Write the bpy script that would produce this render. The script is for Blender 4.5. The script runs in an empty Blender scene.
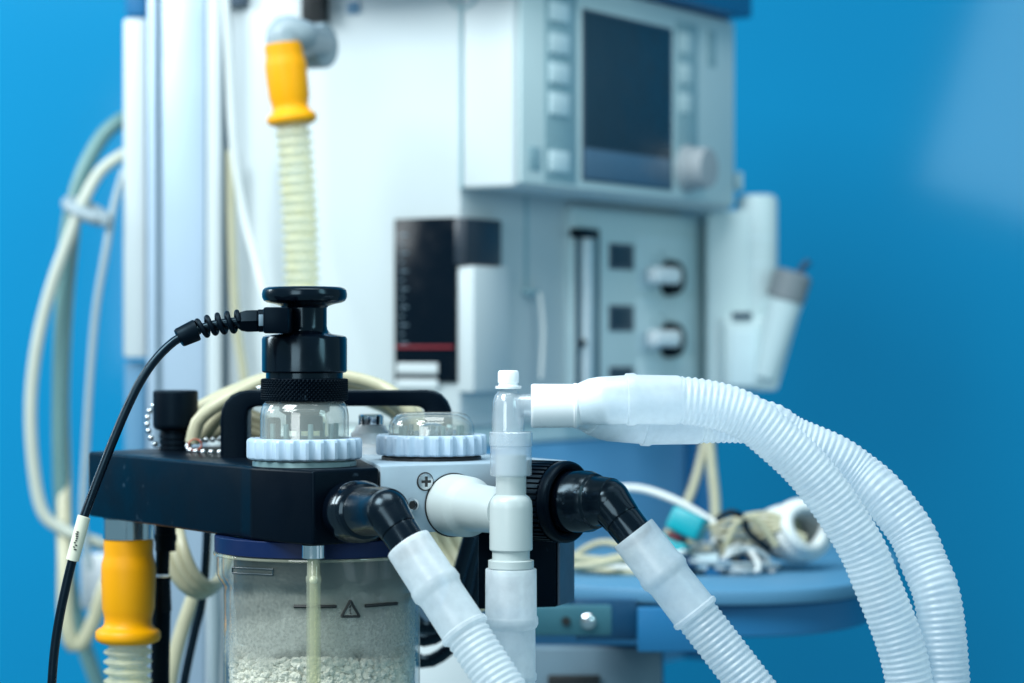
import bpy, bmesh, math, random
from mathutils import Vector, Matrix
random.seed(7)
C = bpy.context.scene
col = C.collection
PI = math.pi
F = 2418.0          # focal length in picture widths of 1024
D0 = 1.2            # camera to the focus plane, metres
ZC = 1.10           # camera height

# ------------------------------------------------------------------ helpers
def S(Y): return (D0 + Y) / F
def W(px, py, Y): return Vector(((px - 512) * S(Y), Y, ZC + (341.5 - py) * S(Y)))

class MB:
    def __init__(s): s.v = []; s.f = []; s.smooth = True
    def add(s, vs, fs):
        b = len(s.v); s.v += [Vector(v) for v in vs]; s.f += [tuple(i + b for i in f) for f in fs]; return s
    def frombm(s, bm):
        bm.verts.ensure_lookup_table()
        for i, v in enumerate(bm.verts): v.index = i
        s.add([v.co.copy() for v in bm.verts], [[v.index for v in f.verts] for f in bm.faces]); bm.free(); return s
    def xf(s, m):
        s.v = [m @ v for v in s.v]; return s

def frame(ax):
    ax = Vector(ax).normalized()
    h = Vector((0, 0, 1)) if abs(ax.z) < .9 else Vector((1, 0, 0))
    u = h.cross(ax).normalized(); return u, ax.cross(u), ax

def lathe(mb, prof, o, ax=(0, 0, 1), n=64, rf=None, caps=True):
    u, w, a = frame(ax); o = Vector(o); vs = []; fs = []
    for j, (r, t) in enumerate(prof):
        for i in range(n):
            th = 2 * PI * i / n
            rr = r if rf is None else rf(r, t, th, j)
            vs.append(o + a * t + (u * math.cos(th) + w * math.sin(th)) * rr)
    m = len(prof)
    for j in range(m - 1):
        for i in range(n):
            k = (i + 1) % n
            fs.append((j * n + i, j * n + k, (j + 1) * n + k, (j + 1) * n + i))
    if caps:
        if prof[0][0] > 1e-6: fs.append(tuple(reversed(range(n))))
        if prof[-1][0] > 1e-6: fs.append(tuple((m - 1) * n + i for i in range(n)))
    return mb.add(vs, fs)

def catmull(pts, sub=16):
    P = [Vector(p) for p in pts]; P = [P[0] * 2 - P[1]] + P + [P[-1] * 2 - P[-2]]
    out = []
    for i in range(1, len(P) - 2):
        p0, p1, p2, p3 = P[i - 1:i + 3]
        for k in range(sub):
            t = k / sub
            out.append(.5 * (2 * p1 + (p2 - p0) * t + (2 * p0 - 5 * p1 + 4 * p2 - p3) * t * t + (3 * p1 - p0 - 3 * p2 + p3) * t ** 3))
    out.append(P[-2]); return out

def fillet(pts, r, n=10):
    P = [Vector(p) for p in pts]; out = [P[0]]
    for i in range(1, len(P) - 1):
        a = (P[i - 1] - P[i]).normalized(); b = (P[i + 1] - P[i]).normalized()
        A = P[i] + a * r; B = P[i] + b * r
        for k in range(n + 1):
            t = k / n; out.append(A * (1 - t) ** 2 + P[i] * 2 * t * (1 - t) + B * t * t)
    out.append(P[-1]); return out

class Path:
    def __init__(s, pts):
        s.p = [Vector(p) for p in pts]; s.s = [0]
        for a, b in zip(s.p, s.p[1:]): s.s.append(s.s[-1] + (b - a).length)
        s.L = s.s[-1]; s.i = 0
    def at(s, t):
        t = min(max(t, 0), s.L)
        lo, hi = 0, len(s.s) - 1
        while hi - lo > 1:
            m = (lo + hi) // 2
            if s.s[m] <= t: lo = m
            else: hi = m
        d = s.s[hi] - s.s[lo]; k = (t - s.s[lo]) / d if d else 0
        return s.p[lo].lerp(s.p[hi], k)
    def tan(s, t, e=.0012): return (s.at(t + e) - s.at(t - e)).normalized()

def sweep(mb, path, prof, n=32, caps=True, rf=None):
    """prof: list of (s, r) along the arc length"""
    vs = []; fs = []; t0 = path.tan(prof[0][0]); u, w, _ = frame(t0); prev = t0
    for j, (s, r) in enumerate(prof):
        c = path.at(s); t = path.tan(s)
        q = prev.rotation_difference(t); u = q @ u; prev = t
        u = (u - t * u.dot(t)).normalized(); w = t.cross(u)
        for i in range(n):
            th = 2 * PI * i / n; rr = r if rf is None else rf(r, s, th)
            vs.append(c + (u * math.cos(th) + w * math.sin(th)) * rr)
    m = len(prof)
    for j in range(m - 1):
        for i in range(n):
            k = (i + 1) % n; fs.append((j * n + i, j * n + k, (j + 1) * n + k, (j + 1) * n + i))
    if caps: fs.append(tuple(reversed(range(n)))); fs.append(tuple((m - 1) * n + i for i in range(n)))
    return mb.add(vs, fs)

def tube(mb, pts, r, n=14, step=.006, smooth=True):
    p = Path(catmull(pts) if smooth else pts); k = max(4, int(p.L / step))
    return sweep(mb, p, [(p.L * i / k, r) for i in range(k + 1)], n)

def box(mb, lo, hi, bev=0, seg=2):
    bm = bmesh.new(); bmesh.ops.create_cube(bm, size=1)
    lo = Vector(lo); hi = Vector(hi); c = (lo + hi) / 2; d = hi - lo
    for v in bm.verts: v.co = Vector((c.x + v.co.x * d.x, c.y + v.co.y * d.y, c.z + v.co.z * d.z))
    if bev: bmesh.ops.bevel(bm, geom=list(bm.edges), offset=bev, segments=seg, profile=.5, affect='EDGES')
    return mb.frombm(bm)

def prism(mb, poly, z0, z1, bev=0, seg=2):
    bm = bmesh.new(); vs = [bm.verts.new((p[0], p[1], z0)) for p in poly]
    f = bm.faces.new(vs); r = bmesh.ops.extrude_face_region(bm, geom=[f])
    for e in r['geom']:
        if isinstance(e, bmesh.types.BMVert): e.co.z = z1
    bmesh.ops.recalc_face_normals(bm, faces=bm.faces)
    if bev: bmesh.ops.bevel(bm, geom=list(bm.edges), offset=bev, segments=seg, profile=.5, affect='EDGES')
    return mb.frombm(bm)

def ball(mb, c, r, u=12, v=8, sc=(1, 1, 1)):
    bm = bmesh.new(); bmesh.ops.create_uvsphere(bm, u_segments=u, v_segments=v, radius=r)
    for q in bm.verts: q.co = Vector((q.co.x * sc[0], q.co.y * sc[1], q.co.z * sc[2])) + Vector(c)
    return mb.frombm(bm)

def rod(mb, a, b, r, n=16):
    a = Vector(a); b = Vector(b); return lathe(mb, [(r, 0), (r, (b - a).length)], a, b - a, n)

def root_of(o):
    while o.parent: o = o.parent
    return o
def obj(name, mb, m, parent=None, ang=35, flat=False, label=None):
    me = bpy.data.meshes.new(name)
    vs = mb.v
    if parent is not None:
        R = root_of(parent); inv = R['_inv'] if False else (Matrix.Translation(R.location) @ Matrix.Rotation(R.rotation_euler.z, 4, 'Z')).inverted()
        vs = [inv @ v for v in vs]; loc = None
    else:
        lo = [min(v[i] for v in vs) for i in range(3)]; hi = [max(v[i] for v in vs) for i in range(3)]
        loc = Vector(((lo[0] + hi[0]) / 2, (lo[1] + hi[1]) / 2, lo[2])); vs = [v - loc for v in vs]
    me.from_pydata([tuple(v) for v in vs], [], mb.f); me.validate(); 
    bm = bmesh.new(); bm.from_mesh(me); bmesh.ops.recalc_face_normals(bm, faces=bm.faces); bm.to_mesh(me); bm.free()
    if not flat:
        me.polygons.foreach_set('use_smooth', [True] * len(me.polygons)); me.set_sharp_from_angle(angle=math.radians(ang))
    o = bpy.data.objects.new(name, me); col.objects.link(o)
    if parent is not None: o.parent = parent
    else: o.location = loc
    me.materials.append(m)
    if label: o['label'] = label
    return o
def thing(name, label, cat, loc, rz=0, group=None):
    o = bpy.data.objects.new(name, None); col.objects.link(o); o.empty_display_size = .02
    o.location = Vector(loc); o.rotation_euler = (0, 0, rz); o['label'] = label; o['category'] = cat
    if group: o['group'] = group
    return o
def tag(o, label, cat, group=None):
    o['label'] = label; o['category'] = cat
    if group: o['group'] = group
    return o

# ------------------------------------------------------------------ materials
def base(name):
    m = bpy.data.materials.new(name); m.use_nodes = True; nt = m.node_tree; nt.nodes.clear()
    out = nt.nodes.new('ShaderNodeOutputMaterial'); return m, nt, out
def noise_val(nt, scale, lo, hi, detail=4, coord='Object', stretch=None):
    tc = nt.nodes.new('ShaderNodeTexCoord'); nz = nt.nodes.new('ShaderNodeTexNoise')
    nz.inputs['Scale'].default_value = scale; nz.inputs['Detail'].default_value = detail
    if stretch:
        mp = nt.nodes.new('ShaderNodeMapping'); mp.inputs['Scale'].default_value = stretch
        nt.links.new(tc.outputs[coord], mp.inputs['Vector']); nt.links.new(mp.outputs[0], nz.inputs['Vector'])
    else: nt.links.new(tc.outputs[coord], nz.inputs['Vector'])
    mr = nt.nodes.new('ShaderNodeMapRange'); mr.inputs['From Min'].default_value = .3; mr.inputs['From Max'].default_value = .7
    mr.inputs['To Min'].default_value = lo; mr.inputs['To Max'].default_value = hi
    nt.links.new(nz.outputs['Fac'], mr.inputs['Value']); return mr.outputs[0], nz
def plastic(name, c, rough=.4, metal=0, var=.06, scale=60, bump=0, bscale=300, spec=.5, coat=0, c2=None, stretch=None, tint=None, specks=None):
    m, nt, out = base(name); p = nt.nodes.new('ShaderNodeBsdfPrincipled'); nt.links.new(p.outputs[0], out.inputs[0])
    p.inputs['Metallic'].default_value = metal; p.inputs['Specular IOR Level'].default_value = spec
    p.inputs['Coat Weight'].default_value = coat; p.inputs['Coat Roughness'].default_value = .1
    r, _ = noise_val(nt, scale, max(.02, rough - .08), rough + .1, stretch=stretch); nt.links.new(r, p.inputs['Roughness'])
    f, _ = noise_val(nt, scale * .6, 0, 1)
    mx = nt.nodes.new('ShaderNodeMix'); mx.data_type = 'RGBA'
    c2 = c2 or tuple(x * (1 - var) for x in c)
    mx.inputs[6].default_value = (*c, 1); mx.inputs[7].default_value = (*c2, 1); nt.links.new(f, mx.inputs[0]); nt.links.new(mx.outputs[2], p.inputs['Base Color'])
    if tint: p.inputs['Specular Tint'].default_value = (*tint, 1)
    if specks:      # scuffs and dust specks on the moulded surface
        _, a_ = noise_val(nt, 160, 0, 1, 6); _, b_ = noise_val(nt, 14, 0, 1, 3)
        q1 = nt.nodes.new('ShaderNodeMapRange'); q1.inputs['From Min'].default_value = .66; q1.inputs['From Max'].default_value = .74; nt.links.new(a_.outputs['Fac'], q1.inputs[0])
        q2 = nt.nodes.new('ShaderNodeMapRange'); q2.inputs['From Min'].default_value = .52; q2.inputs['From Max'].default_value = .68; nt.links.new(b_.outputs['Fac'], q2.inputs[0])
        q3 = nt.nodes.new('ShaderNodeMath'); q3.operation = 'MULTIPLY'; nt.links.new(q1.outputs[0], q3.inputs[0]); nt.links.new(q2.outputs[0], q3.inputs[1])
        m2 = nt.nodes.new('ShaderNodeMix'); m2.data_type = 'RGBA'; nt.links.new(q3.outputs[0], m2.inputs[0]); nt.links.new(mx.outputs[2], m2.inputs[6]); m2.inputs[7].default_value = (*specks, 1); nt.links.new(m2.outputs[2], p.inputs['Base Color'])
    if bump:
        b = nt.nodes.new('ShaderNodeBump'); b.inputs['Strength'].default_value = bump; b.inputs['Distance'].default_value = .0006
        _, nz = noise_val(nt, bscale, 0, 1, stretch=stretch); nt.links.new(nz.outputs['Fac'], b.inputs['Height']); nt.links.new(b.outputs[0], p.inputs['Normal'])
    return m
def sheen(nt, f0, k=1.0):
    """two-sided Schlick reflectance for thin plastic walls"""
    lw = nt.nodes.new('ShaderNodeLayerWeight'); lw.inputs[0].default_value = .5
    pw = nt.nodes.new('ShaderNodeMath'); pw.operation = 'POWER'; pw.inputs[1].default_value = 4.5; nt.links.new(lw.outputs['Facing'], pw.inputs[0])
    ma = nt.nodes.new('ShaderNodeMath'); ma.operation = 'MULTIPLY_ADD'; ma.inputs[1].default_value = (1 - f0) * k; ma.inputs[2].default_value = f0
    nt.links.new(pw.outputs[0], ma.inputs[0]); return ma.outputs[0]
def frosted(name, c, see=.15, trans=.45, rough=.32, gloss=.5):
    """thin milky plastic: diffuse + translucent + a gloss, a little see-through"""
    m, nt, out = base(name)
    d = nt.nodes.new('ShaderNodeBsdfDiffuse'); t = nt.nodes.new('ShaderNodeBsdfTranslucent'); tr = nt.nodes.new('ShaderNodeBsdfTransparent'); g = nt.nodes.new('ShaderNodeBsdfGlossy')
    d.inputs[0].default_value = (*c, 1); t.inputs[0].default_value = (*c, 1); g.inputs['Roughness'].default_value = rough
    a = nt.nodes.new('ShaderNodeMixShader'); b = nt.nodes.new('ShaderNodeMixShader'); e = nt.nodes.new('ShaderNodeMixShader')
    a.inputs[0].default_value = trans; nt.links.new(d.outputs[0], a.inputs[1]); nt.links.new(t.outputs[0], a.inputs[2])
    v, _ = noise_val(nt, 90, see * .55, see * 1.5); nt.links.new(v, b.inputs[0]); nt.links.new(a.outputs[0], b.inputs[1]); nt.links.new(tr.outputs[0], b.inputs[2])
    tr.inputs[0].default_value = (.9, .96, 1, 1)
    nt.links.new(sheen(nt, .035, .35), e.inputs[0]); nt.links.new(b.outputs[0], e.inputs[1]); nt.links.new(g.outputs[0], e.inputs[2])
    nt.links.new(e.outputs[0], out.inputs[0]); return m
def clear(name, tint=(.93, .97, 1), milky=.05, mc=(.8, .9, .95), rough=.04, ior=1.5):
    """thin clear plastic wall: fresnel gloss over a clear, slightly cloudy sheet"""
    m, nt, out = base(name)
    tr = nt.nodes.new('ShaderNodeBsdfTransparent'); tr.inputs[0].default_value = (*tint, 1)
    d = nt.nodes.new('ShaderNodeBsdfDiffuse'); d.inputs[0].default_value = (*mc, 1); g = nt.nodes.new('ShaderNodeBsdfGlossy'); g.inputs['Roughness'].default_value = rough
    a = nt.nodes.new('ShaderNodeMixShader'); e = nt.nodes.new('ShaderNodeMixShader')
    v, _ = noise_val(nt, 40, milky * .8, milky * 1.2, 2); nt.links.new(v, a.inputs[0]); nt.links.new(tr.outputs[0], a.inputs[1]); nt.links.new(d.outputs[0], a.inputs[2])
    nt.links.new(sheen(nt, .07, 1.0), e.inputs[0]); nt.links.new(a.outputs[0], e.inputs[1]); nt.links.new(g.outputs[0], e.inputs[2])
    nt.links.new(e.outputs[0], out.inputs[0]); return m

M = {}
M['black'] = plastic('black_moulded_plastic', (.0010, .0030, .0072), .36, var=.3, scale=40, bump=.05, bscale=700, spec=.09, tint=(.45, .78, 1), specks=(.035, .06, .085))
M['blackgloss'] = plastic('black_gloss_plastic', (.0012, .0030, .007), .17, var=.2, scale=50, spec=.42, tint=(.6, .84, 1), specks=(.03, .045, .06))
M['blackrubber'] = plastic('black_rubber', (.0012, .0032, .007), .46, var=.2, spec=.14, tint=(.45, .78, 1))
M['cord'] = plastic('black_cable_jacket', (.0015, .003, .007), .3, spec=.4, tint=(.45, .78, 1))
M['grey'] = plastic('grey_anodised_plate', (.38, .49, .57), .42, metal=.25, var=.06, scale=200, bump=.03, bscale=900)
M['ring'] = plastic('pale_blue_grey_plastic', (.43, .56, .69), .34, var=.08)
M['white'] = plastic('warm_white_plastic', (.47, .53, .53), .36, var=.03, scale=30)
M['whitegloss'] = plastic('white_gloss_plastic', (.86, .90, .93), .25, var=.02)
M['yellow'] = plastic('yellow_rubber', (.86, .385, .001), .45, var=.08, scale=25, spec=.25, c2=(.78, .32, .001))
M['chrome'] = plastic('polished_steel', (.72, .76, .80), .13, metal=1)
M['steel'] = plastic('brushed_steel', (.55, .60, .64), .3, metal=1, scale=120)
M['hose'] = frosted('milky_hose_plastic', (.92, .97, 1), .27, .64)
M['cuff'] = frosted('frosted_cuff_plastic', (.92, .97, 1), .27, .62, .3)
M['yhose'] = frosted('yellowed_hose_plastic', (.95, .89, .60), .40, .55)
M['beige'] = plastic('beige_silicone_tube', (.47, .45, .31), .35, var=.12)
M['clear'] = clear('clear_dome_plastic', (.985, .99, .98), .12, (.86, .92, .86))
M['clearblue'] = clear('clear_connector_plastic', (.95, .98, 1), .19, (.93, .98, 1), .08)
M['collar'] = clear('milky_collar_plastic', (.93, .97, 1), .30, (.90, .96, 1), .1)
M['clearyel'] = clear('clear_yellowed_tube', (.98, .975, .88), .2, (.8, .8, .62))
M['pin'] = plastic('grey_pin_metal', (.22, .34, .36), .35, metal=.3)
M['blue_rim'] = plastic('navy_blue_gasket', (.0, .011, .062), .45, spec=.25)
M['machine'] = plastic('white_powder_coat', (.56, .62, .645), .45, var=.03, scale=8, bump=.02)
M['panel'] = plastic('pale_grey_panel', (.63, .76, .78), .45, var=.03, scale=8)
M['keypanel'] = plastic('grey_key_foil', (.32, .48, .53), .45)
M['button'] = plastic('pale_button_foil', (.68, .82, .86), .4)
M['screen'] = plastic('dark_lcd_glass', (.014, .047, .078), .5, var=.1)
M['softkey'] = plastic('slate_softkey_strip', (.08, .16, .25), .35)
M['bluepaint'] = plastic('blue_painted_steel', (.012, .15, .34), .4, var=.06, scale=6)
M['darkblue'] = plastic('dark_blue_painted_steel', (.004, .055, .13), .4)
M['lightblue'] = plastic('light_blue_painted_steel', (.075, .225, .375), .5, var=.05, scale=6)
M['alu'] = plastic('anodised_aluminium', (.37, .48, .60), .4, metal=.3, scale=10)
M['tealrail'] = plastic('teal_grey_rail', (.045, .16, .21), .4, metal=.2)
M['greyblue'] = plastic('grey_blue_steel', (.14, .22, .28), .45)
M['darkglass'] = plastic('dark_smoked_glass', (.002, .006, .012), .2, spec=.12)
M['slate'] = plastic('slate_blue_plastic', (.055, .085, .125), .4)
M['red'] = plastic('red_print', (.26, .010, .022), .45)
M['teal'] = plastic('teal_plastic', (.0, .31, .37), .35)
M['greenhose'] = plastic('grey_green_rubber', (.13, .26, .26), .4)
M['greycable'] = plastic('grey_cable_jacket', (.30, .38, .42), .4)
M['whitecable'] = plastic('white_cable_jacket', (.66, .70, .70), .4)
M['ink'] = plastic('black_print', (.01, .012, .014), .5)
M['knobgrey'] = plastic('grey_white_knob', (.38, .42, .45), .5)
M['sleeve'] = plastic('dark_inner_sleeve', (.020, .042, .055), .35, var=.4, scale=25, stretch=(1, 1, .2))
M['capgrey'] = plastic('grey_cap_plastic', (.22, .25, .27), .45)
M['elbowgrey'] = plastic('grey_moulded_elbow', (.27, .34, .38), .4)
M['maroon'] = plastic('maroon_plastic', (.10, .008, .018), .45)
M['plateblue'] = plastic('pale_blue_back_plate', (.15, .40, .66), .4, var=.05, scale=6)
M['hosebeige'] = plastic('greyed_white_hose', (.50, .53, .46), .4)
M['darkslate'] = plastic('dark_slate_plastic', (.020, .030, .045), .35)
M['label'] = plastic('ivory_label', (.68, .68, .55), .5)

# blue painted wall
m, nt, out = base('blue_wall_paint'); p = nt.nodes.new('ShaderNodeBsdfPrincipled'); nt.links.new(p.outputs[0], out.inputs[0])
f, _ = noise_val(nt, 1.3, 0, 1, 3); mx = nt.nodes.new('ShaderNodeMix'); mx.data_type = 'RGBA'
mx.inputs[6].default_value = (.001, .245, .485, 1); mx.inputs[7].default_value = (.001, .215, .44, 1); nt.links.new(f, mx.inputs[0]); nt.links.new(mx.outputs[2], p.inputs['Base Color'])
p.inputs['Roughness'].default_value = .5; p.inputs['Specular IOR Level'].default_value = .05
p.inputs['Coat Weight'].default_value = .55; p.inputs['Coat Roughness'].default_value = .09
M['wall'] = m
# lime granules
m, nt, out = base('soda_lime_granules'); p = nt.nodes.new('ShaderNodeBsdfPrincipled'); nt.links.new(p.outputs[0], out.inputs[0])
f, _ = noise_val(nt, 220, 0, 1, 3); mx = nt.nodes.new('ShaderNodeMix'); mx.data_type = 'RGBA'
mx.inputs[6].default_value = (.93, .92, .86, 1); mx.inputs[7].default_value = (.74, .73, .66, 1); nt.links.new(f, mx.inputs[0]); nt.links.new(mx.outputs[2], p.inputs['Base Color']); p.inputs['Roughness'].default_value = .85
M['lime'] = m
# dusty jar wall: clear plastic with a film of lime dust
m, nt, out = base('dusty_clear_jar')
tr = nt.nodes.new('ShaderNodeBsdfTransparent'); tr.inputs[0].default_value = (.985, .985, .965, 1)
d = nt.nodes.new('ShaderNodeBsdfDiffuse'); d.inputs[0].default_value = (.56, .58, .52, 1); g = nt.nodes.new('ShaderNodeBsdfGlossy'); g.inputs['Roughness'].default_value = .06
tc = nt.nodes.new('ShaderNodeTexCoord'); sx = nt.nodes.new('ShaderNodeSeparateXYZ'); nt.links.new(tc.outputs['Object'], sx.inputs[0])
ramp = nt.nodes.new('ShaderNodeValToRGB'); mr = nt.nodes.new('ShaderNodeMapRange')
mr.inputs['From Min'].default_value = 0; mr.inputs['From Max'].default_value = .14
nt.links.new(sx.outputs['Z'], mr.inputs['Value'])
JAR_RAMP = ramp
e_ = ramp.color_ramp.elements
e_[0].position = 0.0; e_[0].color = (.04,) * 3 + (1,)
e_[1].position = 1.0; e_[1].color = (.03,) * 3 + (1,)
for pos, v in ((.53, .05), (.56, .22), (.61, .46), (.70, .40), (.755, .20), (.80, .22), (.835, .09), (.87, .06), (.93, .03)):
    q = ramp.color_ramp.elements.new(pos); q.color = (v, v, v, 1)
nzA, _n = noise_val(nt, 38, -.05, .05, 6, stretch=(1, 1, .7)); ad = nt.nodes.new('ShaderNodeMath'); ad.operation = 'ADD'
nt.links.new(mr.outputs[0], ad.inputs[0]); nt.links.new(nzA, ad.inputs[1]); nt.links.new(ad.outputs[0], ramp.inputs[0])
nzB, _n = noise_val(nt, 620, .62, 1.25, 3); mu_ = nt.nodes.new('ShaderNodeMath'); mu_.operation = 'MULTIPLY'; nt.links.new(ramp.outputs[0], mu_.inputs[0]); nt.links.new(nzB, mu_.inputs[1])
a = nt.nodes.new('ShaderNodeMixShader'); nt.links.new(mu_.outputs[0], a.inputs[0]); nt.links.new(tr.outputs[0], a.inputs[1]); nt.links.new(d.outputs[0], a.inputs[2])
e2 = nt.nodes.new('ShaderNodeMixShader')
nt.links.new(sheen(nt, .045, .7), e2.inputs[0]); nt.links.new(a.outputs[0], e2.inputs[1]); nt.links.new(g.outputs[0], e2.inputs[2]); nt.links.new(e2.outputs[0], out.inputs[0])
M['jar'] = m

# ------------------------------------------------------------------ setting: the blue wall
mb = MB(); box(mb, (-3.2, 1.75, -.4), (3.2, 1.85, 3.4)); w = obj('wall', mb, M['wall']); w['kind'] = 'structure'; w['label'] = 'plain blue painted wall behind the machine'

# ------------------------------------------------------------------ absorber block
ZT = ZC - .064; ZB = ZC - .1015
def XY(px, Y): return ((px - 512) * S(Y), Y)
ab = thing('breathing_system_block', 'black and grey breathing system block with two ribbed valve rings and carrying handle', 'valve block', (*XY(330, .10), ZB))
P1, P2, P3, P4 = XY(88, .205), XY(241, .048), XY(313, 0), XY(379, .027)
P2b = XY(251, .036)
B1, B2 = (P4[0] + .04, .30), (P1[0] + .075, .33)
B1 = (P4[0] - .03, .215)
mb = MB(); prism(mb, [P1, P2, P2b, P3, P4, B1, (-.175, .30)], ZB, ZT, .0018, 3); obj('body', mb, M['black'], ab, 40)
# grey plate continues the front to the right
G2 = (P4[0] + .098, P4[1] + .057); nrm = Vector((.503, -.864, 0))
mb = MB(); prism(mb, [(P4[0] + .0006, P4[1] + .0004), G2, (G2[0] - .055, G2[1] + .095), (B1[0] + .0006, B1[1] + .003)], ZB + .0035, ZT + .0008, .0012, 2); gp = obj('metal_plate', mb, M['grey'], ab)
gdir = Vector((G2[0] - P4[0], G2[1] - P4[1], 0)).normalized(); gn = Vector((gdir.y, -gdir.x, 0))
def on_plate(px, py):
    # point of the grey front plane seen at the pixel
    k = (px - 512) / F
    # X = P4x + t gx ; Y = P4y + t gy ; X = k (D0+Y)
    t = (k * (D0 + P4[1]) - P4[0]) / (gdir.x - k * gdir.y)
    Y = P4[1] + t * gdir.y; return Vector((P4[0] + t * gdir.x, Y, ZC + (341.5 - py) * S(Y)))
def screw(px, py, r, par, m1='steel'):
    c = on_plate(px, py); mb = MB(); lathe(mb, [(r * 1.12, -.0004), (r * 1.12, .0003)], c, gn, 32); s0 = obj('screw_seat', mb, M['ink'], par)
    mb = MB(); lathe(mb, [(r, .0001), (r * .97, .0008), (r * .6, .0013), (0, .0015)], c, gn, 32); s1 = obj('screw', mb, M[m1], par)
    u, w_, a = frame(gn)
    mb = MB()
    for q, (aa, bb) in enumerate(((.62, .16), (.16, .62))):
        dz = .0013 + .0001 * q
        vs = [c + u * (sx_ * r * aa) + w_ * (sy_ * r * bb) + gn * (.0005 if k == 0 else dz + .0004) for k in (0, 1) for sx_, sy_ in ((-1, -1), (1, -1), (1, 1), (-1, 1))]
        mb.add(vs, [(0, 1, 2, 3), (4, 5, 6, 7), (0, 1, 5, 4), (1, 2, 6, 5), (2, 3, 7, 6), (3, 0, 4, 7)])
    obj('cross_recess', mb, M['ink'], s1, flat=True)
screw(425, 481.5, .0043, ab)
c = on_plate(411.5, 505); mb = MB(); lathe(mb, [(.0035, -.001), (.0035, .0015), (.0025, .0019), (.0024, .0004)], c, gn, 28); ss = obj('set_screw', mb, M['steel'], ab)
mb = MB(); lathe(mb, [(.0023, .0005), (.0023, .0009)], c, gn, 6); obj('hex_socket', mb, M['ink'], ss)

# carrying handle
def rect_sweep(mb, pts, hx, depth, rad=.004):
    P = fillet(pts, .012, 8); p = Path(P); k = 60
    for_ = []
    vs = []; fs = []
    yv = Vector((0, 1, 0)); nS = 0
    ring = []
    cr = .0022
    prof = []
    for cx, cy, a0 in ((hx - cr, depth - cr, 0), (-(hx - cr), depth - cr, 90), (-(hx - cr), -(depth - cr), 180), (hx - cr, -(depth - cr), 270)):
        for q in range(5): th = math.radians(a0 + q * 22.5); prof.append((cx + cr * math.cos(th), cy + cr * math.sin(th)))
    n = len(prof)
    for i in range(k + 1):
        s = p.L * i / k; cpt = p.at(s); t = p.tan(s, .003); nn = t.cross(yv).normalized(); dd = nn.cross(t)
        kz_ = .58 + .42 * abs(t.z)
        for a_, b_ in prof: vs.append(cpt + nn * a_ * kz_ + dd * b_)
    for j in range(k):
        for i in range(n): q = (i + 1) % n; fs.append((j * n + i, j * n + q, (j + 1) * n + q, (j + 1) * n + i))
    fs.append(tuple(range(n))); fs.append(tuple(k * n + i for i in range(n)))
    mb.add(vs, fs)
Yh = .145
mb = MB(); l = W(236, 402, Yh); r_ = W(438.5, 400, Yh)
top = ZC + (341.5 - 398) * S(Yh)
rect_sweep(mb, [(l.x, Yh, ZT - .001), (l.x, Yh, top), (r_.x, Yh + .004, top), (r_.x, Yh + .004, ZT - .001)], .0075, .012)
obj('handle', mb, M['black'], ab)

# valve domes
def scallop(n, a):
    return lambda r, t, th, j: r - (a * max(0, abs(math.cos(n * th / 2)) - .35) / .65 if r > .0275 else 0)
def dome(px, Y, height, cap, pins):
    x, y = XY(px, Y)
    mb = MB(); lathe(mb, [(.0268, -.0005), (.0268, .0022), (.0262, .0028), (.02, .003)], (x, y, ZT), n=64); seat = obj('valve_seat', mb, M['pin'] if cap else M['ink'], ab)
    mb = MB(); z0 = .0034; z1 = .0142
    lathe(mb, [(.0238, z0), (.0287, z0), (.0296, z0 + .0008), (.0298, z0 + .0016), (.0298, z1 - .0016), (.0293, z1 - .0005), (.0285, z1), (.0232, z1), (.0232, z0 + .001)], (x, y, ZT), n=480, rf=scallop(24, .0018), caps=False)
    rg = obj('ribbed_ring', mb, M['ring'], ab, 24)
    mb = MB(); R = .0229; h = z1 + height
    if cap: prof = [(R, z0), (R, h - .008), (R - .0005, h - .005), (R - .0015, h - .0022), (R - .0032, h - .0004), (.0185, h + .0006)]
    else: prof = [(R, z0), (R, z1 + .004), (R - .0005, z1 + .0065), (R - .002, z1 + .009), (R - .0045, h - .0008), (R - .0075, h), (0, h + .0004)]
    inner = [(max(r - .0016, 0), t - (.0015 if j > 2 else 0)) for j, (r, t) in enumerate(prof)]
    lathe(mb, prof, (x, y, ZT), n=72, caps=False); lathe(mb, inner, (x, y, ZT), n=72, caps=False)
    dm = obj('clear_dome', mb, M['clear'], ab, 60)
    for k in range(pins):
        th = 2 * PI * (k + .35) / pins; mb = MB()
        if cap:
            rod(mb, (x + .0165 * math.cos(th), y + .0165 * math.sin(th), ZT + .003), (x + .0165 * math.cos(th), y + .0165 * math.sin(th), ZT + z1 + .0075), .0014)
        else:
            rod(mb, (x + .0165 * math.cos(th), y + .0165 * math.sin(th), ZT + .003), (x + .0165 * math.cos(th), y + .0165 * math.sin(th), ZT + z1 + .005), .0013)
        obj('cage_pin', mb, M['pin'], ab)
    mb = MB(); lathe(mb, [(.0175, .003), (.0175, .0065), (.0145, .0075), (0, .0078)], (x, y, ZT), n=48); obj('valve_disc', mb, M['ink'] if cap else M['steel'], ab)
    return x, y, ZT + h
dx, dy, dz = dome(304.5, .05, .0195, True, 8)
mb = MB(); lathe(mb, [(.0095, .018), (.0095, .026), (.013, .028), (.013, .0325)], (dx, dy, ZT), n=40); obj('sensor_tip', mb, M['darkslate'], ab)
mb = MB(); lathe(mb, [(.0036, .010), (.0036, .0235), (.0028, .0245), (0, .0246)], (dx - .0165, dy + .006, ZT), n=24); obj('dark_pin', mb, M['ink'], ab)
d2 = dome(431.5, .098, .0118, False, 9)
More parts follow.
